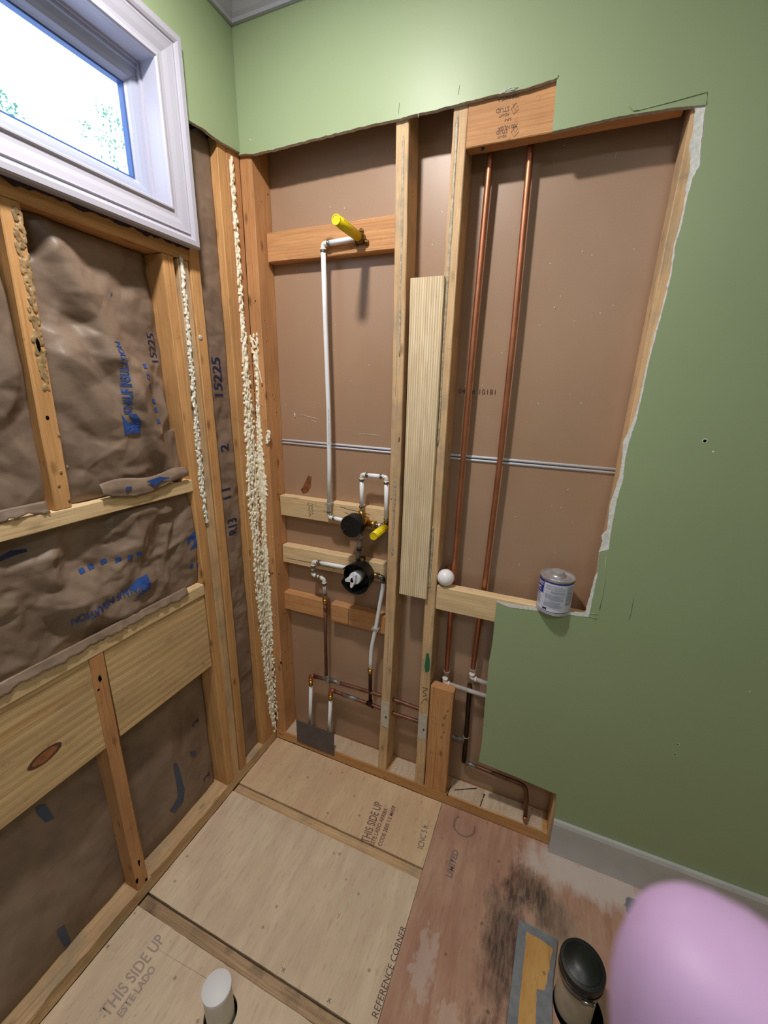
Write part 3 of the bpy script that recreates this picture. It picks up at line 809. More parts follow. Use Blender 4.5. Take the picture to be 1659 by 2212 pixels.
# ragged torn paper standing along the sole plate
def skirt(parent, y0, y1, seed):
    bm = bmesh.new(); n = int((y1 - y0) / 0.008); rows = []
    for i in range(n + 1):
        y = y0 + (y1 - y0) * i / n
        h = 0.05 + 0.026 * max(0, noise.noise(Vector((y * 8, seed, 0))) + 0.35) + 0.004 * noise.noise(Vector((y * 60, seed, 1)))
        col = [bm.verts.new((0.0015 + 0.006 * t + 0.003 * noise.noise(Vector((y * 20, t * 2, seed))), y, 0.0505 + (h + .002 - 0.0505) * t)) for t in (0, .3, .6, .85, 1)]
        rows.append(col)
    for i in range(n):
        for j in range(4): f = bm.faces.new((rows[i][j], rows[i + 1][j], rows[i + 1][j + 1], rows[i][j + 1])); f.smooth = True
    o = fin('torn_edge', bm, 'tany', parent, recalc=False); md = o.modifiers.new('thickness', 'SOLIDIFY'); md.thickness = 0.0015; md.offset = 0
skirt(sill, -1.3, -0.73, 2); skirt(sill, -0.68, -0.34, 5)

# lettering on the paper (reads upwards / upside down as on the wall)
UPR, UPU = (0, 0, 1), (0, -1, 0)
def at(px, py, X=-0.01): return U(px, py, X=X)
text('printed_lettering', 'KNAUF INSULATION', 0.029, at(273, 893, -.018), (0, .03, 1), (0, -1, .03), 'inkblue', bat1, f1, xs=0.66, bold=0.0006)
lp = at(272, 915, -.02)
def logo(c, s, parent, fn, rot=0.0):
    pts = [(-1, -1), (-.25, -1), (-.25, -.1), (.6, -1), (1.1, -1), (1.1, -.1), (.1, .35), (1.1, .9), (1.1, 1), (.55, 1), (-.25, .3), (-.25, 1), (-1, 1)]
    pts = [(-1, -1), (0.1, -1), (1, -.55), (1, .2), (0.15, -.35), (0.15, .35), (1, 1), (-1, 1)]
    ca, sa = math.cos(rot), math.sin(rot)
    # right vector +z, up vector -y
    poly_mark('printed_logo', [(c.x, c.y - (x * sa + y * ca) * s, c.z + (x * ca - y * sa) * s) for x, y in pts], 'inkblue', parent, fn)
logo(lp, 0.026, bat1, f1)
for x, y, g in ((339, 909, 'A'), (337, 885, 'X'), (334, 866, '8'), (330, 843, 'O'), (326, 820, 'O'), (318, 791, 'V')):
    p = at(x, y, -.02)
    if g in 'O': text('printed_symbol', 'O', .020, p, UPR, UPU, 'inkblue', bat1, f1, bold=.0008)
    else: poly_mark('printed_symbol', [(p.x, p.y - .007, p.z - .006), (p.x, p.y + .007, p.z - .006), (p.x, p.y + .006, p.z + .007), (p.x, p.y - .007, p.z + .006)], 'inkblue', bat1, f1)
poly_mark('printed_symbol', [at(236, 625, -.02), at(250, 632, -.02), at(243, 640, -.02), at(247, 631, -.02)], 'inkblue', bat1, f1)
text('handwritten_number', '15225', 0.036, at(352, 787, -.03), (0, -.05, 1), (0, -1, -.05), 'marker', bat1, f1, xs=0.95)
text('handwritten_number', '15225', 0.058, at(486, 862, -.02), UPR, UPU, 'marker', bat5, f5, xs=0.95, bold=.0008)
text('handwritten_number', '2', 0.054, at(496, 974, -.02), UPR, UPU, 'marker', bat5, f5, bold=.0008)
text('handwritten_number', '1', 0.056, at(499, 1080, -.02), UPR, UPU, 'marker', bat5, f5, bold=.0008)
text('handwritten_number', '1', 0.056, at(497, 1063, -.02), UPR, UPU, 'marker', bat5, f5, bold=.0008)
text('handwritten_number', 'R13', 0.056, at(512, 1152, -.02), UPR, UPU, 'marker', bat5, f5, xs=.75, bold=.0008)
text('printed_lettering', 'KNAUF INSULATION', 0.030, at(293, 1258, -.015), (0, -1, -.10), (0, .10, -1), 'inkblue', bat2, f2, xs=0.66, bold=.0006)
logo(at(298, 1264, -.015), 0.026, bat2, f2, PI / 2 + .1)
logo(at(415, 1165, -.02), 0.026, bat2, f2, PI / 2 + .2)
for x, y in ((182, 1234), (203, 1226), (228, 1214), (253, 1208), (275, 1202), (293, 1195), (415, 1223), (429, 1219)):
    p = at(x, y, -.015); poly_mark('printed_symbol', [(p.x, p.y - .007, p.z - .007), (p.x, p.y + .007, p.z - .005), (p.x, p.y + .006, p.z + .007), (p.x, p.y - .007, p.z + .006)], 'inkblue', bat2, f2)
poly_mark('marker_scribble', [at(0, 1206, -.02), at(30, 1192, -.02), at(62, 1187, -.02), at(64, 1193, -.02), at(35, 1202, -.02), at(0, 1214, -.02)], 'marker', bat2, f2)
M['fadeink'] = plain('faded_blue_ink', (66, 80, 108), 0.6)
poly_mark('printed_mark', [at(374, 1648, -.05), at(384, 1650, -.05), at(398, 1705, -.05), (at(396, 1730, -.05)), at(376, 1755, -.05), at(366, 1752, -.05), at(384, 1722, -.05)], 'fadeink', bat3, f3)
poly_mark('printed_mark', [at(415, 1626, -.05), at(428, 1624, -.05), at(427, 1634, -.05), at(416, 1636, -.05)], 'fadeink', bat3, f3)
text('handwritten_number', '2', 0.044, at(436, 1562, -.05), (0, 0, 1), (0, -1, 0), 'marker', bat3, f3)
text('handwritten_number', '2', 0.044, at(456, 1678, -.05), (0, 0, 1), (0, -1, 0), 'marker', bat3, f3)
poly_mark('printed_mark', [at(80, 1745, -.05), at(100, 1738, -.05), at(118, 1768, -.05), at(100, 1778, -.05), at(82, 1760, -.05)], 'fadeink', bat4, f4)
poly_mark('printed_mark', [at(136, 2020, -.02), at(153, 2010, -.02), at(172, 2052, -.02), at(158, 2060, -.02), at(143, 2038, -.02)], 'fadeink', bat4, f4)

# ------------------------------------------------------------------ framing timber, back wall
def bx(pts, Y=0.0): return edge_fn(pts, dict(Y=Y), 0)
f_a1 = bx([(854.5, 265), (851, 640), (846.5, 881), (837.5, 1140), (830, 1382), (824, 1512), (815.6, 1657)])
f_a2 = bx([(981, 236), (962, 500), (945, 860), (924, 1180), (912, 1397), (901, 1578), (897, 1686)])
f_a3 = bx([(1487.5, 244), (1469, 361), (1451, 462), (1423, 631), (1192, 1713), (1183.5, 1818)])
f_a0 = bx([(579.5, 336), (584.5, 437), (597.6, 678), (609.7, 941), (613.3, 1026), (623.5, 1246), (630.7, 1389), (640, 1544)], 0.089)
ZT = CEIL - 0.002
def bstud(label, x0, x1, z0, z1, mat, fn, ref, seed, y1=0.0885):
    o = lumber('wall_stud', 2, z0, z1, x0, x1, 0.0, y1, mat, path=lambda z: (fn(z) - ref, 0.0), seed=seed)
    return tag(o, label, 'wall stud')
t0 = bstud('reddish pine corner stud with nail heads at the left end of the pipe bay', 0.0005, 0.050, ZP, ZT, 'redz', f_a0, 0.050, 21)
t1 = bstud('weathered tan stud left of the fresh upright plank, carrying the ends of four cross blocks', 0.540, 0.578, ZP, ZT, 'tanz', f_a1, 0.540, 22)
t2 = bstud('weathered tan stud right of the fresh upright plank with a green marker spot', 0.698, 0.736, ZP, ZT, 'tanz', f_a2, 0.698, 23)
t3 = bstud('knotty pine stud at the right edge of the opening beside the torn drywall', 1.234, 1.272, ZP, ZT, 'tanz', f_a3, 1.234, 24)
M['gap'] = M['hole']
sp2 = lumber('sole_plate', 0, 0.0005, 1.60, 0.0, 0.0885, 0.0, 0.0495, 'orgx', seed=25); tag(sp2, 'dusty timber sole plate along the foot of the back wall', 'sole plate')
bm = bmesh.new()
# plaster dust lying on the plate
for x0_, x1_ in ((0.053, 0.535), (0.582, 0.693), (0.84, 1.20)):
    n = int((x1_ - x0_) / 0.008); rows = []
    for i in range(n + 1):
        x = x0_ + (x1_ - x0_) * i / n
        rows.append([bm.verts.new((x, 0.004 + 0.080 * t + .0, 0.0502 + 0.0035 * max(0, .3 + noise.noise(Vector((x * 30, t * 4, 1)))) * (0 if t in (0, 1) else 1))) for t in (0, .2, .4, .6, .8, 1)])
    for i in range(n):
        for j in range(5): f = bm.faces.new((rows[i][j], rows[i + 1][j], rows[i + 1][j + 1], rows[i][j + 1])); f.smooth = True
o = fin('dust', bm, 'dust', sp2); tag(o, kind='stuff')
bm = bmesh.new(); random.seed(5)
for i in range(260):
    x = random.choice([random.uniform(.06, .53), random.uniform(.59, .69), random.uniform(.85, 1.2), random.uniform(.85, 1.2)]); y = random.uniform(.008, .08); blob(bm, (x, y, .0525), random.uniform(.001, .0028), (1, 1, .6), i, 1)
o = fin('rubble', bm, 'gyp', sp2); tag(o, kind='stuff')
hd = lumber('header_board', 0, 0.738, 1.222, 0.0, 0.038, 2.2325, 2.3700, 'redx', seed=26); tag(hd, 'reddish header board stamped upside down, above the two copper pipes', 'header board')
rl = lumber('blocking', 0, 0.738, 1.232, 0.0, 0.038, 0.874, 0.9645, 'newx', seed=27, path=lambda x: (0, 0)); tag(rl, 'pale cross block under the white globe bulb and the can', 'timber blocking')
def blk(label, x0, x1, zl, h, mat, seed, dz=0.0, y0=0.050):
    o = lumber('blocking', 0, x0, x1, y0, 0.0885, zl, zl + h, mat, seed=seed, bev=.0025, path=lambda x: (0.0, dz * (x - x0) / .49)); return tag(o, label, 'timber blocking')
k1 = blk('orange cross block behind the yellow stub at the top of the pipe bay', 0.0535, 0.5385, 2.0345, 0.0905, 'redx', 31)
k2 = blk('pale cross block with scribbled writing behind the black round valve cap', 0.0530, 0.5375, 1.1165, 0.084, 'newx', 32)
k3 = blk('pale cross block with a long crack behind the white valve knob', 0.0530, 0.5375, 0.9080, 0.078, 'newx', 33)
k4 = blk('orange cross block left of the copper riser, lowest of the left bay', 0.0420, 0.2530, 0.6830, 0.082, 'redx', 34)
k5 = blk('orange split cross block right of the copper riser, lowest of the bay', 0.2820, 0.5365, 0.6800, 0.082, 'redx', 35)
pk = lumber('plank', 2, 0.911, 1.936, 0.5945, 0.6970, -0.012, 0.026, 'plank', seed=36, path=lambda z: (f_a1(z) - .540 + 0.001, 0)); tag(pk, 'fresh straight-grained pine plank standing between the two tan studs', 'plank')
ss = lumber('short_stud', 2, 0.050, 0.545, 0.740, 0.829, 0.0, 0.038, 'redz', seed=37, path=lambda z: (f_a2(z) - .698, 0)); tag(ss, 'short reddish block of stud standing on the plate with a glued face', 'short stud')
# crack line on k3, stamps and writing
strokes('crack', [[(0.06, .0497, .928), (0.2, .0497, .931), (0.3, .0497, .926)]], .0008, 'pencil', k3)
strokes('crack', [pl([(735, 1095), (742, 1096), (750, 1100), (762, 1102), (778, 1106), (800, 1112)], Y=.0495), pl([(745, 1107), (752, 1110)], Y=.0495)], .0007, 'pencil', k2)
strokes('split_line', [pl([(752, 1316), (753, 1340), (751, 1352)], Y=.0497)], .0009, 'pencil', k5)
strokes('scribble', [pl([(664, 1086), (668, 1087), (664, 1090), (669, 1092), (666, 1096), (670, 1098), (666, 1102), (671, 1104), (667, 1109), (672, 1111), (668, 1116)], Y=.0495), pl([(672, 1087), (676, 1090), (671, 1092), (676, 1096), (672, 1099), (677, 1103), (673, 1106), (677, 1111)], Y=.0495)], .0006, 'pencil', k2)
for (x, y, s, sz, xs_) in ((1123, 201, '700 NLGA', .0125, .95), (1101, 229, 'STUD', .014, .95), (1100, 243, 'KD-HT', .009, .9), (1105, 253, 'S-P-F', .009, .9), (1119, 266, '700 NLGA', .0115, .95), (1097, 278, 'STUD', .012, .95), (1094, 290, 'KD-HT', .008, .9), (1103, 299, 'S-P-F', .006, .9)):
    text('grade_stamp', s, sz, U(x, y, Y=-.0002), (-1, 0, 0), (0, 0, -1), 'stamp', hd, lift=0.0003, xs=xs_)
for y in (236, 285):
    o_ = [U(1104 + a, y + b, Y=-.0008) for a, b in ((0, 0), (6, 10), (16, 0), (14, -8), (8, 2), (4, -9), (12, -14), (0, 0))]
    strokes('stamp_emblem', [o_], .0004, 'stamp', hd)
strokes('knot_mark', [pl([(1039, 323), (1046, 320)], Y=.010)], .003, 'nail', hd)
# glue beads along the studs' faces
def bead(par, fn, off, zs_, w, seed, X=False):
    bm = bmesh.new(); P = []; R = []
    n = 40
    for i in range(n + 1):
        z = zs_[0] + (zs_[1] - zs_[0]) * i / n
        P.append((fn(z) + off + .004 * noise.noise(Vector((z * 5, seed, 0))), 0.0008, z)); R.append(w * (0.7 + 0.6 * abs(noise.noise(Vector((z * 9, seed, 3))))) if 0 < i < n else w * .4)
    add_tube(bm, P, R, 8)
    for v in bm.verts: v.co.y = v.co.y * 0.35 - .0003
    return fin('adhesive_bead', bm, 'solderglue', par)
M['solderglue'] = plain('grey_construction_adhesive', (196, 180, 156), 0.45, 0, 0.5, 0.25, 120)
bead(t1, f_a1, .022, (1.72, 2.29), .0042, 1); bead(t2, f_a2, .012, (1.45, 2.31), .0055, 2); bead(t1, f_a1, .020, (1.05, 1.33), .005, 3); bead(t2, f_a2, .012, (0.95, 1.18), .007, 4); bead(t1, f_a1, .018, (0.46, .72), .003, 5)
bead(t1, f_a1, .012, (1.60, 1.86), .0015, 8)
bm = bmesh.new()
for x, y, r in ((967, 1535, .005), (960, 1550, .006), (956, 1565, .006), (958, 1580, .005), (953, 1592, .006), (962, 1545, .004)): blob(bm, U(x, y, Y=-.0005), r, (.9, .35, 1.5), y)
fins('glue_lump', bm, 'glue', ss)
poly_mark('green_marker_spot', pl([(921, 1412), (926, 1410), (929, 1430), (927, 1450), (919, 1452), (917, 1440)], Y=-.0004), 'gpaint', t2, nrm=(0, -.0008, 0))
strokes('scribble', [pl([(912, 1484), (924, 1488), (913, 1494), (922, 1502), (914, 1504)], Y=-.0008), pl([(910, 1520), (916, 1510), (922, 1512), (925, 1518), (920, 1508)], Y=-.0008)], .0008, 'pencil', t2)
bm = bmesh.new(); blob(bm, U(851, 1103, Y=-.0), .0045, (1, .2, 1.4), 4); blob(bm, U(845, 1078, Y=-.0), .003, (1, .2, 1), 4); blob(bm, U(862, 950, Y=0), .0022, (.8, .3, 5), 1)
fins('nail_hole', bm, 'hole', t1)
bm = bmesh.new(); random.seed(11)
for i in range(22):
    z = random.uniform(.3, 2.25); blob(bm, (f_a0(z) - 0.0, random.uniform(.015, .075), z), random.uniform(.0015, .003), (.3, 1, 1.3), i)
for i in range(12):
    z = random.uniform(.5, 2.25); blob(bm, (f_a0(z) - random.uniform(.008, .04), -.0002, z), random.uniform(.0012, .0025), (1, .3, 1.3), i)
p = U(607, 1432, Y=0.0); blob(bm, p, .006, (.8, .3, 1.5), 3)
fins('nail_hole', bm, 'hole', t0)
bm = bmesh.new(); random.seed(12)
for x, y in ((891, 415), (893, 424), (887, 458), (884, 470), (892, 480)): blob(bm, U(x, y, X=0.5785), random.uniform(.0016, .003), (.3, 1, 1.6), x)
fins('nail_hole', bm, 'hole', t1)
# pale nail plates on the studs
for par, fn, px_, py_, wd_ in ((t1, f_a1, 831, 1543, .030), (t2, f_a2, 913, 1570, .034)):
    p = U(px_, py_, Y=0); bm = bmesh.new(); add_box(bm, fn(p.z) + .002, fn(p.z) + .036, -.0018, -.0004, p.z - .062, p.z + .062, .0005)
    o = fin('nail_plate', bm, 'nailplate', par)
    text('plate_print', 'IIIII', .010, (fn(p.z) + .028, -.0021, p.z - .018), (0, 0, 1), (-1, 0, 0), 'navy', o, lift=0, bold=.0004)
# floor joists, beige panels
for y0_, y1_, x1_, lab in ((-0.3005, -0.2660, 0.8190, 'bare joist top showing between the two far beige floor panels'), (-0.7335, -0.6985, 0.93, 'dirty joist top showing in front of the white pipe stub')):
    o = lumber('floor_joist', 0, 0.0015, x1_ if y0_ > -.5 else PX - .0015, y0_, y1_, -0.24, -0.0045, 'tanx' if y0_ > -.5 else 'dirtyx', seed=int(y0_ * 90)); tag(o, lab, 'floor joist')
    if y0_ < -.5: dj = o
    else: uj = o
def panel(label, x0, x1, y0, y1, mat, hole=None):
    bm = bmesh.new()
    pts = ragged([(x0, y0), (x1, y0), (x1, y1), (x0, y1)], .0007, .02, y0, True)
    if hole:
        cx, cy, r = hole
        c = [(cx + r * math.cos(a), cy + r * math.sin(a)) for a in [PI / 2 - 2 * PI * i / 32 for i in range(33)]]
        # keyhole slit joining the hole to the far edge
        i = min(range(len(pts)), key=lambda q: (abs(pts[q][0] - cx) + 10 * abs(pts[q][1] - y1)))
        pts = pts[:i + 1] + [(q[0] + (1e-5 if n_ else 0), q[1]) for n_, q in enumerate(c)] + [(pts[i][0] + 1e-5, pts[i][1])] + pts[i + 1:]
    prism('', pts, 2, -0.0185, 0.0, [mat, mat], bm=bm)
    o = fin('floor_panel', bm, [mat, mat]); return tag(o, label, 'floor panel')
g1_ = panel('beige floor panel stamped THIS SIDE UP, against the back wall', 0.0015, PX - .0015, -0.2630, -0.0015, 'ply2')
g2_ = panel('wide beige floor panel with REFERENCE CORNER print along its right edge', 0.0015, PX - .0015, -0.6950, -0.3020, 'ply')
g3_ = panel('beige floor panel around the white pipe stub, nearest the camera', 0.0015, PX - .0015, -1.60, -0.7350, 'ply', hole=(0.423, -0.8175, 0.043))
# floor lettering (on world floor plane)
def ft(name, s, size, px_, py_, px2, py2, mat, par, xs=.8, bold=.0004, flip=1):
    a, b = U(px_, py_, Z=.0006), U(px2, py2, Z=.0006); r = (b - a); r.z = 0
    up = Vector((-r.y, r.x, 0)) * flip
    return text(name, s, size, a, r, up, mat, par, lift=.0, xs=xs, bold=bold)
M['floorink'] = plain('dark_purple_floor_stamp', (122, 90, 88), 0.7)
ft('printed_lettering', 'THIS SIDE UP', 0.046, 796, 1823, 830, 1724, 'floorink', g1_, .62)
ft('printed_lettering', 'ESTE LADO ARRIBA', 0.022, 806, 1829, 843, 1734, 'floorink', g1_, .80)
ft('printed_lettering', 'CODE 2835 1.5 MAST', 0.022, 824, 1829, 859, 1732, 'floorink', g1_, .80)
ft('handwriting', 'ICNC 5 ft', 0.032, 914, 1836, 930, 1762, 'stamp2', g1_, .7)
ft('printed_lettering', 'REFERENCE CORNER', 0.026, 815, 2203, 865, 2045, 'stamp', g2_, .88, bold=0.0)
M['greyink'] = plain('faint_grey_ink', (174, 154, 144), 0.7)
ft('faded_stamp', 'THIS SIDE UP', 0.050, 232, 2200, 345, 2046, 'greyink', g3_, .62, .0008)
ft('faded_stamp', 'ESTE LADO', 0.030, 262, 2200, 352, 2072, 'greyink', g3_, .7, .0008)
ft('faded_stamp', 'LIMITED', 0.030, 975, 1898, 998, 1812, 'stamp2', fl, .9, .0012)
strokes('pencil_mark', [pl([(728, 1984), (733, 1979), (730, 1976), (736, 1974)], Z=.0003), pl([(608, 2098), (617, 2092)], Z=.0003), pl([(610, 2090), (614, 2100)], Z=.0003), pl([(706, 2164), (716, 2158)], Z=.0003), pl([(710, 2156), (713, 2168)], Z=.0003)], .0009, 'stamp2', g2_)
p = U(1003, 1784, Z=.0004); strokes('circle_stamp', [[(p.x + .040 * math.cos(a), p.y + .040 * math.sin(a), .0006) for a in [PI * .75 + PI * 1.35 * i / 24 for i in range(25)]]], .0028, 'stamp2', fl)
bm = bmesh.new()
for a, b in (((560, 1752), (600, 1775)), ((640, 1795), (700, 1822)), ((720, 1830), (812, 1868)), ((870, 1893), (900, 1906))):
    add_tube(bm, [U(*a, Z=-.0045), U(*b, Z=-.0045)], .004, 6)
for v in bm.verts: v.co.z = -.0043 + (v.co.z + .0045) * .12
fins('glue_stain', bm, 'stamp2', uj)

# ------------------------------------------------------------------ spray foam
def surf(px, py):
    """the left wall left of the corner, the back wall right of it"""
    p = U(px, py, X=0.0)
    if p.y > -0.0005: p = U(px, py, Y=0.0); n_ = Vector((0, -1, 0))
    else: n_ = Vector((1, 0, 0))
    return p, n_
def interp(pts, y):
    for (x0, y0, w0), (x1, y1, w1) in zip(pts, pts[1:]):
        if y0 <= y <= y1:
            t = (y - y0) / (y1 - y0); return x0 + (x1 - x0) * t, w0 + (w1 - w0) * t
def foam_strip(bm, pts, dens, rpx, seed, big=1.0):
    random.seed(seed); y = pts[0][1]
    while y < pts[-1][1]:
        x, w = interp(pts, y)
        k_ = max(1, int(w * dens))
        for i in range(k_):
            xx = x + random.uniform(-w, w); yy = y + random.uniform(-2, 2)
            p, n_ = surf(xx, yy); r = random.uniform(*rpx) * .0018 * big
            mid = 1 - abs(xx - x) / (w + 1)
            blob(bm, p + n_ * r * (.35 + 1.1 * mid * random.random()), r, (1, 1, random.uniform(1.0, 2.4)), y + i, 1, .5)
        y += random.uniform(2.4, 4.4)
bm = bmesh.new()
foam_strip(bm, [(497, 340, 3), (505, 450, 3.5), (516, 600, 4), (523, 700, 4.5), (529, 780, 7), (533, 850, 8), (538, 920, 10), (542, 1000, 12), (545, 1060, 13), (549, 1120, 10), (555, 1200, 9), (562, 1280, 10), (571, 1350, 11), (578, 1430, 10), (586, 1520, 7), (592, 1578, 4)], .40, (1.6, 3.4), 2)
foam_strip(bm, [(548, 725, 9), (552, 760, 6), (555, 800, 3), (558, 880, 3), (560, 940, 6), (563, 1000, 9), (566, 1060, 12), (569, 1090, 8), (570, 1130, 5), (571, 1170, 7), (575, 1240, 8), (581, 1330, 8), (586, 1400, 6), (594, 1480, 3), (598, 1550, 3)], .40, (1.5, 3.2), 5)
foam_strip(bm, [(583, 930, 4), (580, 952, 6), (578, 960, 3)], .5, (1.8, 3.0), 8)
foam_strip(bm, [(560, 1150, 12), (566, 1300, 16), (580, 1450, 12)], .10, (.7, 1.8), 9)
random.seed(21)
for i in range(340):
    y = random.uniform(760, 1480); x, w = interp([(545, 760, 22), (560, 1000, 30), (570, 1200, 32), (585, 1480, 16)], y); p, n_ = surf(x + random.uniform(-w, w), y)
    blob(bm, p + n_ * .001, random.uniform(.0008, .0020), (1, 1, 1.4), i, 1)
# strings
for S_ in ([(552, 785), (562, 800), (568, 828)], [(549, 730), (556, 745), (561, 758), (556, 770)], [(556, 880), (558, 905), (562, 930), (556, 960)]):
    P3 = []
    for q in S_:
        p, n_ = surf(*q); P3.append(p + n_ * .006)
    add_tube(bm, P3, .0022, 8)
def melt(o, vs_, strength=.0012):
    m_ = o.modifiers.new('melt', 'REMESH'); m_.mode = 'VOXEL'; m_.voxel_size = vs_; m_.use_smooth_shade = True
for cx_, y0_, y1_, w_ in ((0, 345, 1575, .0028), (1, 760, 1380, .0035)):
    src = [(497, 340, 3), (505, 450, 3.5), (516, 600, 4), (523, 700, 4.5), (529, 780, 7), (533, 850, 8), (538, 920, 10), (542, 1000, 12), (545, 1060, 13), (549, 1120, 10), (555, 1200, 9), (562, 1280, 10), (571, 1350, 11), (578, 1430, 10), (586, 1520, 7), (592, 1578, 4)] if cx_ == 0 else [(553, 750, 6), (556, 800, 3), (558, 880, 3), (560, 940, 6), (563, 1000, 9), (566, 1060, 12), (569, 1090, 8), (570, 1130, 5), (571, 1170, 7), (575, 1240, 8), (581, 1330, 8), (586, 1400, 6)]
    for off in (-.55, 0, .55):
        P3 = []; R3 = []
        for y in range(y0_, y1_, 9):
            x, w = interp(src, y); p, n_ = surf(x + off * w + 1.2 * noise.noise(Vector((y * .09, off * 9, cx_))), y); P3.append(p + n_ * .0008); R3.append(max(.0015, w_ * (.55 + .16 * w * (1 + .8 * noise.noise(Vector((y * .07, off * 5, 2)))))) * .8)
        add_tube(bm, P3, R3, 8)
fo1 = fin('spray_foam', bm, 'foam'); melt(fo1, .0016); tag(fo1, 'long lumpy drips of cream spray foam running down the corner studs', 'spray foam')
bm = bmesh.new()
foam_strip(bm, [(390, 556, 2.5), (398, 640, 3.5), (408, 740, 4), (417, 850, 4.5), (426, 950, 5), (436, 1050, 5.5), (446, 1134, 3)], .62, (1.3, 2.4), 3)
add_tube(bm, [surf(x, y)[0] + Vector((.001, 0, 0)) for x, y in ((390, 558), (398, 640), (408, 740), (417, 850), (426, 950), (436, 1050), (446, 1130))], .0042, 8)
fo2 = fin('foam_bead', bm, 'whitefoam'); melt(fo2, .0013); tag(fo2, 'thin white bead of foam down the left member of the triple stud', 'spray foam')

# ------------------------------------------------------------------ plumbing
RP = 0.0079
YP = 0.034
def W3(px, py, Y=YP): return U(px, py, Y=Y)
def clamp(par, p, d, r=RP, w=.007, mat='steel', name='crimp_ring'):
    p = Vector(p); d = Vector(d).normalized(); bm = bmesh.new()
    lathe('', [(r + .0002, -w / 2), (r + .0016, -w / 2), (r + .0020, 0), (r + .0016, w / 2), (r + .0002, w / 2)], p, d, None, bm=bm, seg=20)
    add_box(bm, -.0024, .0024, -.0024, .0024, -w / 2, w / 2)
    s = bm.verts[-8:] if hasattr(bm.verts, '__getitem__') else []
    bm.verts.ensure_lookup_table()
    for v in bm.verts[-8:]: v.co = v.co + p + Vector((r * .6, -r * .9, 0))
    return fin(name, bm, mat, par)
def elbow(par, a, c, b, r=RP * .98, mat='pexw', name='elbow', arm=.017):
    a, b, c = Vector(a), Vector(b), Vector(c); da = (a - c).normalized(); db = (b - c).normalized(); bm = bmesh.new()
    add_tube(bm, [c + da * arm, c, c + db * arm], r, 14, bend=.012)
    for d in (da, db): lathe('', [(r, arm - .004), (r * 1.22, arm - .004), (r * 1.22, arm + .001), (r, arm + .001)], c, d, None, bm=bm, seg=18)
    return fin(name, bm, mat, par)
def stub(name, label, px_, py_, length, ears=True):
    b = U(px_, py_, Y=.034)
    t = thing(name, label, 'pipe stub', b)
    n = Vector((0, -1, 0))
    bm = bmesh.new(); add_tube(bm, [b, b + n * length], [.0125, .0138], 28)
    for i in range(14):
        a = 2 * PI * i / 14; q = Vector((math.cos(a) * .0130, 0, math.sin(a) * .0130))
        add_tube(bm, [b + q + n * .004, b + q * 1.05 + n * (length - .02)], .0009, 6)
    fin('nipple', bm, 'yellow', t)
    lathe('end_cap', [(0, length + .0004), (.0105, length + .0004), (.0112, length + .0015), (.0138, length + .0015), (.0140, length - .001)], b, n, 'yellowin', t, 28)
    if ears:
        bm = bmesh.new(); lathe('', [(.0, .012), (.016, .012), (.016, -.012), (0, -.012)], b + Vector((0, .001, 0)), n, None, bm=bm, seg=24)
        for a in (PI / 2, PI / 2 + 2 * PI / 3, PI / 2 - 2 * PI / 3):
            c = b + Vector((math.cos(a) * .021, .012, math.sin(a) * .021)); lathe('', [(0, .003), (.0075, .003), (.0075, -.003), (0, -.003)], c, n, None, bm=bm, seg=16)
        fin('drop_ear_body', bm, 'darkbrass', t)
        bm = bmesh.new()
        for a in (PI / 2, PI / 2 + 2 * PI / 3, PI / 2 - 2 * PI / 3):
            c = b + Vector((math.cos(a) * .021, .0, math.sin(a) * .021)); lathe('', [(0, -.001), (.0035, -.002), (.0035, -.009), (0, -.009)], c, n, None, bm=bm, seg=12)
        fins('screw', bm, 'brass', t)
    return t, b
M['darkbrass'] = plain('dull_brass', (150, 122, 78), 0.35, 0.9, 0.5, 0.3, 80)
ys, yb = stub('shower_outlet_stub', 'yellow plastic capped stub screwed to the top cross block', 777, 513.5, 0.150)
text('stub_print', 'IPS', .008, yb + Vector((-.004, -.07, .0135)), (0, -1, 0), (1, 0, 0), 'navy', ys)
ys2, yb2 = stub('tub_outlet_stub', 'yellow plastic capped stub beside the black round valve cap', 832, 1139, 0.105, ears=False)
lathe('red_collar', [(.0125, -.001), (.015, -.001), (.015, -.008), (.0125, -.008)], yb2, (0, -1, 0), 'red', ys2, 24)

# shower riser
e1 = W3(698, 527); e2 = W3(711, 1117); r_end = yb + Vector((-.013, 0, 0)); v_in = W3(745, 1125)
ri = thing('pex_riser', 'long white plastic riser pipe from the valve up to the yellow stub', 'water pipe', e2)
tube('pipe', [e1 + Vector((0, 0, -.014)), W3(702, 678), W3(709.5, 881), W3(711.5, 1002), e2 + Vector((0, 0, .015))], RP, 'pex', ri)
e1b = Vector((r_end.x, e1.y, e1.z + .002))
tube('pipe', [e1 + Vector((.014, 0, 0)), e1b + Vector((0, 0, (r_end.z - e1.z) * .5))], RP, 'pex', ri)
tube('pipe', [e2 + Vector((.014, 0, -.001)), v_in], RP, 'pex', ri)
elbow(ri, e1 + Vector((0, 0, -1)), e1, e1 + Vector((1, 0, 0)))
elbow(ri, e2 + Vector((0, 0, 1)), e2, e2 + Vector((1, 0, -.1)))
for p, d in ((e1 + Vector((0, 0, -.020)), (0, 0, 1)), (e1 + Vector((.020, 0, 0)), (1, 0, 0)), (e2 + Vector((0, 0, .020)), (0, 0, 1)), (e2 + Vector((.020, 0, -.002)), (1, 0, 0))): clamp(ri, p, d)
p = W3(710.5, 1088); box('pipe_strap', p.x - .014, p.x + .012, .026, .0495, p.z - .004, p.z + .004, 'grpipe', ri, .001)
bm = bmesh.new()
t_ = text('pipe_print', 'PEX 1/2 SDR9 ASTM F876 100PSI @ 180F', .006, W3(711.5, 960, .0258), (0, 0, 1), (-1, 0, 0), 'ltext', ri, lift=0, track=1.2)

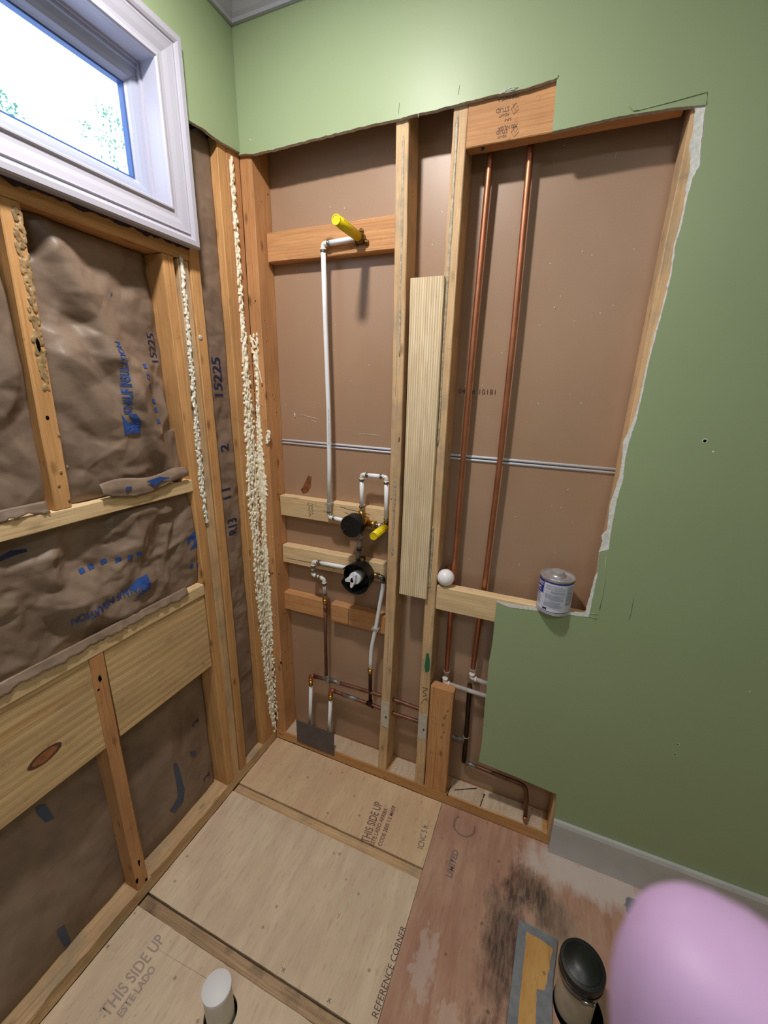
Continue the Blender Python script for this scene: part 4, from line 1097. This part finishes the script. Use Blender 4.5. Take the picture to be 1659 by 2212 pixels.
# diverter valve with round black cap
dvb = W3(781, 1126, .034); dv = thing('diverter_valve', 'brass diverter valve under a round black cap, upper of the two valves', 'shower valve', dvb)
bm = bmesh.new()
add_box(bm, dvb.x - .020, dvb.x + .026, .012, .046, dvb.z - .018, dvb.z + .020, .004)
lathe('', [(0, 0), (.013, 0), (.013, .03), (0, .03)], dvb + Vector((0, 0, .01)), (0, 0, 1), None, bm=bm, seg=6)
lathe('', [(0, 0), (.011, 0), (.011, .03), (0, .03)], dvb + Vector((0, 0, -.01)), (0, 0, -1), None, bm=bm, seg=20)
lathe('', [(0, 0), (.011, 0), (.012, .03), (.0135, .032), (.0135, .048), (0, .048)], dvb + Vector((.01, 0, -.004)), (1, 0, -.02), None, bm=bm, seg=20)
lathe('', [(0, 0), (.013, 0), (.013, .03), (0, .03)], dvb + Vector((-.01, 0, 0)), (-1, 0, 0), None, bm=bm, seg=20)
lathe('', [(0, 0), (.018, 0), (.018, .035), (0, .035)], dvb + Vector((0, -.01, -.008)), (0, -1, 0), None, bm=bm, seg=24)
fin('body', bm, 'brass', dv)
capc = U(757, 1138, Y=-.030); cc = Vector((capc.x, -.005, capc.z))
pc = lathe('cover_cap', [(0.038, -.016), (.0415, -.016), (.0415, .022), (.040, .0245), (.020, .026), (0, .026)], cc, (0, -1, 0), 'black', dv, 48)
bm = bmesh.new(); add_tube(bm, [(cc.x - .022 + .0011 * i * 2, cc.y - .0262, cc.z + .010 + .0006 * math.sin(i)) for i in range(10)], .0007, 6); fin('raised_mark', bm, 'blackmat', pc)
lathe('screw', [(0, .020), (.0035, .0205), (.004, .016), (.004, 0), (0, 0)], U(745, 1144, Y=cc.y - .026), (0, -1, 0), 'steel', dv, 14)
# pex loop on the right
l1, l2, l3 = W3(777, 1024.6), W3(835, 1031, .034), W3(834.5, 1125)
l1.x = dvb.x; lp_ = thing('pex_loop', 'white plastic pipe loop rising from the upper valve and dropping beside the tan stud', 'water pipe', l3)
top0 = dvb + Vector((0, 0, .046))
tube('pipe', [top0, l1 + Vector((0, 0, -.014))], RP, 'pex', lp_)
tube('pipe', [l1 + Vector((.014, 0, 0)), l2 + Vector((-.014, 0, 0))], RP, 'pex', lp_)
tube('pipe', [l2 + Vector((0, 0, -.014)), l3], RP, 'pex', lp_)
elbow(lp_, l1 + Vector((0, 0, -1)), l1, l1 + Vector((1, 0, 0))); elbow(lp_, l2 + Vector((0, 0, -1)), l2, l2 + Vector((-1, 0, 0)))
for p, d in ((l1 + Vector((0, 0, -.020)), (0, 0, 1)), (l1 + Vector((.020, 0, 0)), (1, 0, 0)), (l2 + Vector((0, 0, -.020)), (0, 0, 1)), (l2 + Vector((-.020, 0, 0)), (1, 0, 0)), (top0 + Vector((0, 0, .010)), (0, 0, 1)), (l3 + Vector((0, 0, .006)), (0, 0, 1))): clamp(lp_, p, d)
# short link valve -> yellow stub
lk0 = dvb + Vector((.052, 0, -.006)); lk1 = Vector((yb2.x - .010, YP, yb2.z + .004))
lk = thing('pipe_link', 'short link pipe with steel rings from the upper valve towards the yellow stub', 'water pipe', lk0)
tube('pipe', [lk0, lk1], RP * .9, 'pexw', lk)
for t in (.1, .35, .85): clamp(lk, lk0.lerp(lk1, t), (1, 0, -.1), RP * .95)
elbow(lk, l3 + Vector((0, 0, 1)), Vector((l3.x, YP, yb2.z + .012)), l3 + Vector((-.3, 0, -.1)), mat='darkbrass', arm=.010)
# link between the valves
c0, c1 = dvb + Vector((-.003, 0, -.040)), W3(772.5, 1216)
vl = thing('valve_link', 'short vertical pipe with steel rings between the two valves', 'water pipe', c1)
tube('pipe', [c0, c1], RP, 'grpipe', vl)
for t in (.08, .25, .50, .62, .85): clamp(vl, c0.lerp(c1, t), c1 - c0, RP, .008)
bm = bmesh.new(); add_tube(bm, [c0.lerp(c1, .54), c0.lerp(c1, .59)], RP + .0021, 18); fin('band', bm, 'black', vl)
# mixing valve with plaster guard
mc = U(765, 1252, Y=-.030); mz = thing('mixing_valve', 'mixing valve with white knob inside a ragged round black guard, lower of the two valves', 'shower valve', (mc.x, .03, mc.z))
bm = bmesh.new(); seg = 64; n_in = []
R0, R1 = .050, .060
ctr = Vector((mc.x + .004, 0, mc.z + .002))
def gp(a, r, y): return Vector((ctr.x + r * math.cos(a), y, ctr.z + r * math.sin(a)))
rings = []
for i in range(seg):
    a = 2 * PI * i / seg; dg = math.degrees(a)
    fr = -.034
    if 150 < dg < 196: fr = -.006
    elif 196 <= dg < 205: fr = -.034
    elif 120 < dg < 128 or 95 < dg < 99 or 60 < dg < 66: fr = -.028
    rings.append([bm.verts.new(gp(a, R0 * .97, .030)), bm.verts.new(gp(a, R1 * .97, fr)), bm.verts.new(gp(a, R1 * .97 + .0022, fr)), bm.verts.new(gp(a, R0 + .003, .030))])
for i in range(seg):
    A, B = rings[i], rings[(i + 1) % seg]
    for j in range(4): bm.faces.new((A[j], A[(j + 1) % 4], B[(j + 1) % 4], B[j]))
gd = fin('plaster_guard', bm, 'black', mz)
lathe('valve_plate', [(0, .0), (.049, .0), (.050, -.004), (0, -.004)], ctr + Vector((0, .020, 0)), (0, -1, 0), 'black', mz, 40)
bm = bmesh.new(); lathe('', [(0, 0), (.030, 0), (.030, .034), (0, .034)], ctr + Vector((0, .046, 0)), (0, -1, 0), None, bm=bm, seg=24)
lathe('', [(0, 0), (.012, 0), (.012, .03), (0, .03)], ctr + Vector((0, .034, .035)), (0, 0, 1), None, bm=bm, seg=20)
lathe('', [(0, 0), (.011, 0), (.011, .035), (0, .035)], ctr + Vector((.035, .034, 0)), (1, 0, 0), None, bm=bm, seg=20)
lathe('', [(0, 0), (.011, 0), (.011, .03), (0, .03)], ctr + Vector((-.03, .034, .005)), (-1, 0, .1), None, bm=bm, seg=20)
fin('body', bm, 'darkbrass', mz)
bm = bmesh.new()
for x, y in ((756, 1226), (780, 1255), (745, 1240)): lathe('', [(0, .004), (.003, .003), (.0035, 0), (0, 0)], U(x, y, Y=.015), (0, -1, 0), None, bm=bm, seg=12)
fins('screw', bm, 'steel', mz)
kc = Vector((ctr.x - .006, .010, ctr.z - .002))
kn = lathe('knob', [(0, 0), (.022, 0), (.0245, .010), (.0245, .030), (.022, .034), (0, .034)], kc, (0, -1, 0), 'knob', mz, 40)
bm = bmesh.new()
for a in (PI * 1.08, PI * 1.42, PI * 0.4):
    d = Vector((math.cos(a), 0, math.sin(a))); s = Vector((-math.sin(a), 0, math.cos(a)))
    L = .034 if a > PI else .022
    vs = []
    for y in (-.018, -.046):
        for u_, w_ in ((0, .010), (L, .004), (L, -.004), (0, -.010)): vs.append(bm.verts.new(kc + d * u_ + s * w_ + Vector((0, y, 0))))
    for f in ((0, 1, 2, 3), (7, 6, 5, 4), (0, 4, 5, 1), (1, 5, 6, 2), (2, 6, 7, 3), (3, 7, 4, 0)): bm.faces.new([vs[i] for i in f])
fin('grip', bm, 'knob', kn)
# left feed of the mixing valve, white plastic down to the copper riser
a1_ = Vector((ctr.x - .060, YP, ctr.z + .008)); q1 = W3(677, 1213); q2 = W3(675.5, 1241); q3 = W3(700, 1251); q4 = W3(702, 1292)
lf = thing('left_feed_pipe', 'white plastic feed pipe zigzagging left of the white valve knob', 'water pipe', q4)
tube('pipe', [a1_, q1 + Vector((.014, 0, 0))], RP, 'pex', lf)
elbow(lf, q1 + Vector((1, 0, -.05)), q1, q2)
tube('pipe', [q1.lerp(q2, .3), q2], RP * .9, 'grpipe', lf); elbow(lf, q1, q2, q3); tube('pipe', [q2.lerp(q3, .2), q3], RP * .95, 'pexw', lf); elbow(lf, q2, q3, q4)
tube('pipe', [q3 + Vector((0, 0, -.012)), q4], RP, 'grpipe', lf)
for p, d in ((q1 + Vector((.022, 0, 0)), (1, 0, 0)), (q1 + Vector((.030, 0, 0)), (1, 0, 0)), (q1.lerp(q2, .38), q2 - q1), (q1.lerp(q2, .7), q2 - q1), (q2.lerp(q3, .35), q3 - q2), (q2.lerp(q3, .62), q3 - q2), (q3 + Vector((0, 0, -.022)), (0, 0, 1)), (q4 + Vector((0, 0, .018)), (0, 0, 1))): clamp(lf, p, d)
adp = lambda par, p, d, nm='brass_adapter': lathe(nm, [(0, -.012), (.008, -.012), (.0085, -.004), (.011, -.002), (.011, .004), (.0085, .006), (.009, .014), (0, .014)], p, d, 'brass', par, 20)
q5 = W3(704.8, 1459)
cr_ = thing('copper_riser', 'thin copper riser dropping from the left feed pipe to the upper copper line', 'copper pipe', q5)
adp(cr_, q4 + Vector((0, 0, -.008)), (0, 0, -1))
tube('pipe', [q4 + Vector((0, 0, -.015)), q5], .0070, 'oldcopper', cr_)
lathe('coupling', [(.007, 0), (.0088, 0), (.0088, .012), (.007, .012)], W3(703, 1312), (0, 0, -1), 'oldcopper', cr_, 18)
# right feed
h0 = ctr + Vector((.065, YP, 0)); h0.y = YP; h1 = W3(828.5, 1249); 
rf = thing('right_feed_pipe', 'bowed grey-white plastic feed pipe hanging beside the tan stud', 'water pipe', W3(800, 1446))
tube('pipe', [h0, h1], RP * .95, 'grpipe', rf)
for t in (.15, .45, .75): clamp(rf, h0.lerp(h1, t), (1, 0, 0), RP)
elbow(rf, h0, h1, h1 + Vector((0, 0, -1)), mat='black')
tube('pipe', [h1 + Vector((0, 0, -.012)), W3(826.5, 1275), W3(820.3, 1307), W3(812, 1356.6), W3(808, 1373), W3(802.5, 1400), W3(801, 1420), W3(800.4, 1446)], RP, 'pex', rf, bend=.02)
p = W3(811, 1358); box('pipe_strap', p.x - .013, p.x + .016, .024, .049, p.z - .005, p.z + .005, 'grpipe', rf, .001)
d0 = W3(800, 1447); d1 = W3(799.8, 1518)
dr = thing('copper_riser', 'nearly black copper riser under the bowed feed pipe by the tan stud', 'copper pipe', d1)
adp(dr, d0, (0, 0, -1)); tube('pipe', [d0 + Vector((0, 0, -.012)), d1], .0072, 'darkcopper', dr)
# the two horizontal copper lines with their white drops
def line(label, ce, pts, drop, Y=YP, r=.0080, tee=None, smear=None, end=None):
    c = W3(*ce, Y); P3 = [W3(*q, Y) for q in pts]; 
    # keep the run level: linear in z from first to last
    t = thing('copper_line', label, 'copper pipe', P3[-1])
    cz = c.z
    tube('pipe', [Vector((c.x + .012, Y, c.z))] + P3, r, 'oldcopper', t)
    e = Vector((c.x, Y, c.z)); elbow(t, e + Vector((0, 0, -1)), e, P3[0], r=.0084, mat='copper')
    b = e + Vector((0, 0, -.030)); adp(t, b, (0, 0, -1))
    if tee: q = W3(*tee, Y); bm = bmesh.new(); add_tube(bm, [q + Vector((-.018, 0, .004)), q + Vector((.018, 0, -.004))], .0100, 18); add_tube(bm, [q, q + Vector((0, 0, .020))], .0095, 18); fin('tee', bm, 'darkcopper' if label.startswith('lower') else 'solder', t)
    if smear: bm = bmesh.new(); add_tube(bm, [W3(*smear[0], Y), W3(*smear[1], Y)], r + .0008, 18); fin('solder_smear', bm, 'solder', t)
    return t, b
hl, hb_ = line('upper horizontal copper line soldered to a white drop, running behind both tan studs', (671, 1459), [(700, 1466), (745, 1479), (796, 1494), (824, 1502.5), (850, 1511), (899, 1529), (930, 1540)], None, tee=(706, 1467), smear=((712, 1468), (735, 1476)))
ll, lb_ = line('lower horizontal copper line with dark tee, running behind both tan studs', (714, 1490), [(727, 1495), (760, 1507), (796, 1520), (822, 1530), (850, 1541), (899, 1557), (928, 1567)], None, tee=(800, 1522), smear=((742, 1501), (775, 1512)))
for b, e_, lab in ((hb_, (668.5, 1566), 'left grey-white plastic drop going down behind the dark metal plate'), (lb_, (709, 1582), 'right grey-white plastic drop going down behind the dark metal plate')):
    q = W3(*e_, YP); t = thing('drop_pipe', lab, 'water pipe', (b.x, YP, .05)); tube('pipe', [b + Vector((0, 0, -.012)), Vector((q.x, YP, .0515))], RP, 'pex', t); clamp(t, b + Vector((0, 0, -.018)), (0, 0, 1), mat='darkbrass')
# metal guard plate in front of the drops
mp = box('metal_plate', .1185, .3160, -.0035, -.0008, .0245, .1500, 'plate', None, .0006); tag(mp, 'dark grey metal guard plate standing against the foot of the pipe bay', 'metal plate')
# the two tall copper pipes and the lower pipework in the right bay
YV = 0.057
p1x = edge_fn([(1060, 340), (1030, 640), (1000, 1000), (965, 1445)], dict(Y=YV), 0); p2x = edge_fn([(1146, 320), (1118, 640), (1080, 990), (1022, 1440)], dict(Y=YV), 0)
z1_, z2_ = U(965, 1451, Y=YV).z, U(1021, 1446, Y=YV).z
for fn, zb, lab in ((p1x, z1_, 'left one of the two tall copper pipes behind the header board'), (p2x, z2_, 'right one of the two tall copper pipes behind the header board')):
    t = thing('copper_pipe', lab, 'copper pipe', (fn(zb), YV, zb), 'tall copper pipes in the right bay')
    tube('pipe', [(fn(z), YV, z) for z in (2.60, 2.2, 1.8, 1.4, 1.0, zb)], .0090, 'copper', t, 20)
    lathe('solder_ring', [(.0092, 0), (.0112, 0), (.0112, .004), (.0092, .004)], (fn(zb), YV, zb), (0, 0, 1), 'grpipe', t, 20)
def plast(label, pts, Y, r=.0085, elb=1, mat='grpipe'):
    P3 = [W3(*q, Y) for q in pts]; t = thing('plastic_pipe', label, 'water pipe', P3[-1])
    tube('pipe', P3[elb:], r, mat, t)
    if elb: elbow(t, P3[0], P3[1], P3[2], r=r, mat='pexw', arm=.018)
    return t, P3
plast('grey-white plastic pipe elbowing right from the left tall copper pipe', [(964, 1453), (960, 1473), (974, 1479), (1048, 1503), (1090, 1516)], YV - .012)
plast('grey-white plastic pipe elbowing right from the right tall copper pipe', [(1021, 1448), (1018, 1464), (1034, 1470), (1053, 1477), (1095, 1490)], YV - .012)
t = thing('copper_pipe', 'dark vertical copper pipe low in the right bay behind the grey pipes', 'copper pipe', W3(1002, 1633, YV + .012))
tube('pipe', [W3(1015, 1478, YV + .014), W3(1007, 1590, YV + .014), W3(1002, 1645, YV + .014)], .0090, 'darkcopper', t)
lathe('solder_ring', [(.0092, 0), (.0112, 0), (.0112, .003), (.0092, .003)], W3(1007, 1592, YV + .014), (0, 0, 1), 'grpipe', t, 20)
plast('whitish pipe tee emerging right of the short reddish stud', [(940, 1578), (973, 1588), (1003, 1600)], YV, .0088, 0, 'solder')
t = thing('copper_stub', 'copper pipe bent down over the sole plate with an open crimped end', 'copper pipe', U(1134, 1777, Y=.055))
P3 = [W3(1006, 1646, .066), W3(1031, 1656, .066), W3(1080, 1676, .066), W3(1127, 1694, .064), W3(1136, 1702, .052), W3(1138, 1722, .036), W3(1134, 1772, .006)]
tube('pipe', P3, .0076, 'oldcopper', t, bend=.012)
lathe('crimped_end', [(.0076, -.014), (.0092, -.012), (.0092, 0), (.0070, .001), (.0066, -.006), (0, -.006)], P3[-1], P3[-1] - P3[-2], 'copper', t, 20)
bm = bmesh.new(); add_tube(bm, [W3(1006, 1646, .066), W3(1030, 1656, .066)], .0084, 16); fin('solder_smear', bm, 'solder', t)
# nails lying on the plate
for a, b in (((983, 1706), (1030, 1703)), ((1046, 1717), (1037, 1741)), ((966, 1716), (974, 1698))):
    p, q = U(*a, Z=.0545), U(*b, Z=.0545); t = thing('nail', 'dark loose nail lying in the dust on the sole plate of the right bay', 'nail', p, 'loose nails on the dusty plate')
    tube('shank', [p, q + Vector((0, 0, .001))], .0013, 'nail', t, 8); lathe('nail_head', [(0, 0), (.0035, 0), (.0035, .001), (0, .001)], p, (p - q), 'nail', t, 12)

# ------------------------------------------------------------------ globe bulb and can
gb = U(963, 1245, Y=.017); gr = .0300
zt_ = .9648
bl = thing('light_bulb', 'white frosted globe bulb resting on the pale cross block beside the tan stud', 'light bulb', (gb.x, .017, zt_))
gc = Vector((gb.x, .017, zt_ + gr + .0005))
prof = [(gr * math.sin(PI * i / 24), -gr * math.cos(PI * i / 24)) for i in range(22)] + [(.0125, gr * .93), (.0125, gr + .004)]
dirb = Vector((-.10, .93, .22)).normalized()
lathe('globe', prof, gc, dirb, 'bulb', bl, 40)
lathe('screw_base', [(.0127, gr + .003), (.0132, gr + .006), (.0125, gr + .009), (.0132, gr + .012), (.0125, gr + .015), (.0132, gr + .018), (.0120, gr + .023), (.005, gr + .027), (0, gr + .027)], gc, dirb, 'brass', bl, 24)

CR_ = .0495; CHh = .116
cz0 = U(1197, 1318, Y=-.03).z; cz0 = .9665
cc0 = U(1199, 1275, Y=-.002); ccx, ccy = U(1200, 1268, Y=-.012).x + .002, .0035
cn = thing('can', 'white and blue labelled metal can of pipe cement standing on the cut drywall edge', 'can', (ccx, ccy, cz0))
cO = Vector((ccx, ccy, cz0))
lathe('tin_body', [(0, .002), (CR_ - .003, .001), (CR_, 0), (CR_ + .0008, .0015), (CR_ - .0005, .004), (CR_ - .0008, CHh - .008), (CR_ + .0012, CHh - .004), (CR_ + .0012, CHh), (CR_ - .002, CHh + .0004), (CR_ - .003, CHh - .004), (CR_ - .009, CHh - .005), (CR_ - .011, CHh - .002), (CR_ - .013, CHh - .003), (.024, CHh - .003), (0, CHh - .003)], cO, (0, 0, 1), 'tin', cn, 56)
cap = lathe('screw_cap', [(.0215, CHh - .003), (.0215, CHh + .001), (.0195, CHh + .003), (.0195, CHh + .013), (.0185, CHh + .015), (0, CHh + .0155)], cO, (0, 0, 1), 'tin', cn, 40)
def sector(name, a0, a1, z0, z1, r, mat, par, seg=28):
    bm = bmesh.new(); lo = []; hi = []
    for i in range(seg + 1):
        a = math.radians(a0 + (a1 - a0) * i / seg); d = Vector((math.cos(a), math.sin(a), 0))
        lo.append(bm.verts.new(cO + d * r + Vector((0, 0, z0)))); hi.append(bm.verts.new(cO + d * r + Vector((0, 0, z1))))
    for i in range(seg): f = bm.faces.new((lo[i], lo[i + 1], hi[i + 1], hi[i])); f.smooth = True
    return fin(name, bm, mat, par)
R_ = CR_ + .0003
lab = sector('label', 0, 360, .0065, CHh - .0095, R_, 'label', cn, 72)
AC = math.degrees(math.atan2(CP.y - ccy, CP.x - ccx))     # direction of the viewer's side of the can, degrees
# facing angle; larger angle = further right in the photograph
F0 = AC
for nm, z0, z1 in (('blue_band', CHh - .0125, CHh - .0085), ('blue_band', .0090, .0110)): sector(nm, 0, 360, z0, z1, R_ + .0002, 'lblue', lab, 72)
bpn = sector('blue_panel', F0 - 92, F0 - 42, .064, CHh - .012, R_ + .0003, 'lblue', lab)
sector('white_box', F0 - 90, F0 - 46, .089, .1005, R_ + .0005, 'label', bpn)
def wrap(a_start, z, r=R_ + .0006):
    def fn(p):   # p.x = distance along the label, p.z = height
        a = math.radians(a_start) + p.x / r
        return cO + Vector((math.cos(a) * r, math.sin(a) * r, z + p.z))
    return fn
text('brand_lettering', 'WELD-ON', .0125, (0, 0, 0), (1, 0, 0), (0, 0, 1), 'navy', lab, wrap(F0 - 106, .0905), lift=0, xs=.95, bold=.0004)
text('product_lettering', 'PVC', .017, (0, 0, 0), (1, 0, 0), (0, 0, 1), 'label', bpn, wrap(F0 - 88, .0705), lift=0, bold=.0008, xs=.95)
text('small_lettering', 'LOW VOC', .006, (0, 0, 0), (1, 0, 0), (0, 0, 1), 'navy', lab, wrap(F0 - 88, .0570), lift=0, bold=.0003)
sector('column_line', F0 - 40, F0 - 39, .012, CHh - .013, R_ + .0003, 'ltext', lab, 3)
bm = bmesh.new(); random.seed(4)
def ln(z, a0, a1, h=.0007, r=R_ + .0004):
    n = 14; lo = []; hi = []
    for i in range(n + 1):
        a = math.radians(a0 + (a1 - a0) * i / n); d = Vector((math.cos(a), math.sin(a), 0)) * r
        lo.append(bm.verts.new(cO + d + Vector((0, 0, z)))); hi.append(bm.verts.new(cO + d + Vector((0, 0, z + h))))
    for i in range(n): bm.faces.new((lo[i], lo[i + 1], hi[i + 1], hi[i]))
z = .022
while z < .098:
    ln(z, F0 - 34 + random.choice((0, 0, 0, 20)), F0 + 34 - random.choice((0, 0, 3, 12))); 
    if z < .055: ln(z, F0 - 84, F0 - 46 - random.choice((0, 6)))
    if z > .035: ln(z, F0 + 40, F0 + 70)
    z += random.choice((.0017, .0017, .0017, .0034))
fin('small_print', bm, 'ltext', lab)
text('maker_mark', 'IPS', .009, (0, 0, 0), (1, 0, 0), (0, 0, 1), 'navy', lab, wrap(F0 - 36, .0145), lift=0, bold=.0006, xs=1.2)

# ------------------------------------------------------------------ things on the floor
wp = thing('pipe_stub', 'short white capped plastic pipe standing in a hole in the floor panel', 'pipe', (.423, -.8175, -.02))
lathe('pipe', [(0, -.03), (.0355, -.03), (.0355, .110), (.034, .110), (0, .110)], (.423, -.8175, 0), (0, 0, 1), 'pvc', wp, 48)
lathe('cap', [(.0358, .106), (.0368, .1065), (.0368, .1155), (.0355, .1165), (0, .1165)], (.423, -.8175, 0), (0, 0, 1), 'pvccap', wp, 48)
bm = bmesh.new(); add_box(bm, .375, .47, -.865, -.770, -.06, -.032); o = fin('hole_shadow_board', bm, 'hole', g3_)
fp = thing('drain_pipe', 'cream drain pipe with black rubber cap rising through the stained floor', 'pipe', (1.305, -.426, -.02))
fc = Vector((1.303, -.422, 0))
lathe('pipe', [(0, -.012), (.0485, -.012), (.0485, .150), (0, .150)], fc, (0, 0, 1), 'pvcdirty', fp, 48)
cpx = lathe('rubber_cap', [(.0490, .128), (.0545, .128), (.0555, .134), (.0545, .150), (.0560, .156), (.0565, .170), (.0540, .176), (.046, .178), (.044, .176), (.040, .1775), (.030, .185), (.018, .1895), (0, .191)], fc, (0, 0, 1), 'blackmat', fp, 48)
lathe('hose_clamp', [(.0553, .136), (.0568, .136), (.0568, .147), (.0553, .147)], fc, (0, 0, 1), 'steel', fp, 48)
q = (CP - fc); q.z = 0; q.normalize(); a_ = math.atan2(q.y, q.x) + .50
bx_ = fc + Vector((math.cos(a_), math.sin(a_), 0)) * .0600 + Vector((0, 0, .1415)); bm = bmesh.new()
tv = Vector((-math.sin(a_), math.cos(a_), 0)); add_tube(bm, [bx_ - tv * .014, bx_ + tv * .014], .0050, 10); add_tube(bm, [bx_ + tv * .014, bx_ + tv * .019], .0042, 6)
fin('clamp_screw', bm, 'steel', fp)
bm = bmesh.new(); lathe('', [(0, 0), (.064, 0), (.064, .0006), (0, .0006)], fc + Vector((.012, -.006, .0003)), (0, 0, 1), None, bm=bm, seg=40); fin('floor_hole', bm, 'hole', fl)
pb = pl([(1120, 1990), (1204, 2034), (1192, 2130)], Z=0)
bp = [(1.1465, -.2876), (1.2623, -.2929), (1.2500, -.4000), (1.2460, -.62), (1.1345, -.62)]
bm = bmesh.new(); prism('', bp, 2, .0004, .0110, ['greyboard', 'greyboard'], bm=bm)
fb = fin('patch_board', bm, ['greyboard', 'greyboard']); tag(fb, 'grey painted scrap of board with bare orange patch beside the drain pipe', 'board')
bm = bmesh.new(); bp2 = ragged([(1.172, -.312), (1.2480, -.322), (1.2350, -.400), (1.2280, -.43), (1.2080, -.435), (1.2070, -.62), (1.1620, -.62), (1.168, -.40)], .002, .008, 3, True)
prism('', bp2, 2, .01105, .0116, ['osb', 'osb'], bm=bm); fin('bare_patch', bm, ['osb', 'osb'], fb)

# ------------------------------------------------------------------ ceiling lamps out of the frame: shower downlight, plus an added room fill
def downlight(label, x, y, r):
    t = thing('ceiling_light', label, 'ceiling light', (x, y, CEIL))
    lathe('rim', [(r, -.0005), (r + .02, -.0005), (r + .02, .006), (r, .010)], (x, y, CEIL), (0, 0, -1), 'trim', t, 40)
    k = NT('lamp_diffuser', .6, 0, (255, 250, 240)); k.b.inputs['Emission Color'].default_value = (1, .96, .9, 1); k.b.inputs['Emission Strength'].default_value = 3.0
    lathe('diffuser', [(0, .0030), (r, .0030), (r, .001), (0, .001)], (x, y, CEIL), (0, 0, -1), k.m, t, 40)
downlight('round ceiling downlight over the shower area', .46, -.74, .06)
downlight('large round fill lamp added on the ceiling behind the camera', 1.5, -2.0, .26)  # unseen glowing disc, added to go with the room fill

# ------------------------------------------------------------------ tree outside the window
tr_ = thing('tree', 'pale leafy tree far outside the high window', 'tree', (-9.5, 7.0, -1.0))
tube('trunk', [(-9.5, 7.2, -1.0), (-9.6, 7.3, 2.5), (-9.9, 7.1, 5.6)], [.16, .13, .05], 'bark', tr_, 12)
bm = bmesh.new(); random.seed(9)
cl = [(U(x, y, X=-10), r) for x, y, r in ((215, 245, .10), (235, 250, .12), (250, 262, .10), (195, 280, .10), (222, 290, .12), (245, 310, .14), (262, 340, .16), (240, 350, .12), (270, 380, .2), (2, 215, .12), (14, 226, .12), (20, 245, .15), (262, 300, .1))]
for c, r in cl:
    r *= 1.1
    for i in range(20):
        p = c + Vector((random.gauss(0, r), random.gauss(0, r), random.gauss(0, r * .8))); s = random.uniform(.025, .06)
        R3 = Matrix.Rotation(random.uniform(0, 6), 3, Vector((random.random() + .01, random.random(), random.random())).normalized())
        vs = [bm.verts.new(p + R3 @ Vector(q) * s) for q in ((-1, 0, 0), (0, -.45, .1), (1, 0, 0), (0, .45, .1))]; bm.faces.new(vs)

fin('foliage', bm, 'leaf', tr_)

# ------------------------------------------------------------------ the photographer's hand, a thumb close to the lens
def cw(x, y, d):       # camera space metres (right, up, depth) -> room
    return CP + CR @ Vector((x, y, -d))
def px2(px_, py_, d): return ((px_ - W / 2) / F * d, -(py_ - H / 2) / F * d, d)
hand = thing('person', 'pink blurred thumb of the photographer reaching in at the lower right', 'person', cw(.05, -.12, .05))
def limb(pts):
    bm = bmesh.new(); P3 = [cw(*p[0]) for p in pts]; add_tube(bm, P3, [p[1] for p in pts], 24); return bm
TD = 0.052
T = px2(1650, 1992, TD)
me = bpy.data.meshes.new('hand'); V = []; E_ = []; RR = []
def chain(start, pts):
    prev = start
    for p, r in pts:
        V.append(cw(*p)); RR.append(r)
        if prev is not None: E_.append((prev, len(V) - 1))
        prev = len(V) - 1
    return prev
wr = chain(None, [((.075, -.205, .065), .026)])
fa = chain(wr, [((.095, -.26, .075), .030), ((.13, -.34, .09), .036)])
pa = chain(wr, [((.060, -.165, .062), .024)])
th_ = chain(pa, [((.047, -.118, .058), .0150), ((.0465, -.088, .054), .0145), ((T[0] - .0050, T[1] - .015, TD), .0158), ((T[0], T[1] - .001, TD), .0135)])
for i, (dx, L) in enumerate(((.0, .030), (.012, .034), (.024, .031), (.036, .025))):
    b = chain(pa, [((.070 + dx, -.145 - dx * .3, .058), .0105)])
    chain(b, [((.076 + dx, -.145 + L - .01, .050), .0088), ((.078 + dx, -.150 + L + .006, .036), .0080), ((.074 + dx, -.158 + L * .7, .026), .0070)])
me.from_pydata(V, E_, []); me.update()
ho = link('hand', me, 'skin', hand)
sm = ho.modifiers.new('skin', 'SKIN'); ho.modifiers.new('smooth', 'SUBSURF').render_levels = 2
sv = me.skin_vertices[0].data
for i, r in enumerate(RR): sv[i].radius = (r, r); sv[i].use_root = (i == 0)
sm.use_smooth_shade = True
# thumb nail faces away from the lens
M['nailk'] = plain('thumb_nail', (232, 190, 190), .3)

# ------------------------------------------------------------------ origins: every thing gets its own base point
def finalize():
    bpy.context.view_layer.update()
    roots = [o for o in list(COL.objects) if o.parent is None and o.type in ('MESH', 'EMPTY')]
    def kids(o): return [c for c in COL.objects if c.parent == o]
    def bbox(me):
        xs = [v.co for v in me.vertices]
        return Vector([min(v[i] for v in xs) for i in range(3)]), Vector([max(v[i] for v in xs) for i in range(3)])
    def rec(o, pw):
        if o.type == 'EMPTY': c = Vector(o['base']); del o['base']
        elif len(o.data.vertices):
            a, b = bbox(o.data); c = Vector(((a.x + b.x) / 2, (a.y + b.y) / 2, a.z)); o.data.transform(Matrix.Translation(-c))
        else: c = pw.copy()
        if 'fx' in o: del o['fx']
        o.location = c - pw
        for k_ in kids(o): rec(k_, c)
    for r in roots: rec(r, Vector((0, 0, 0)))
finalize()
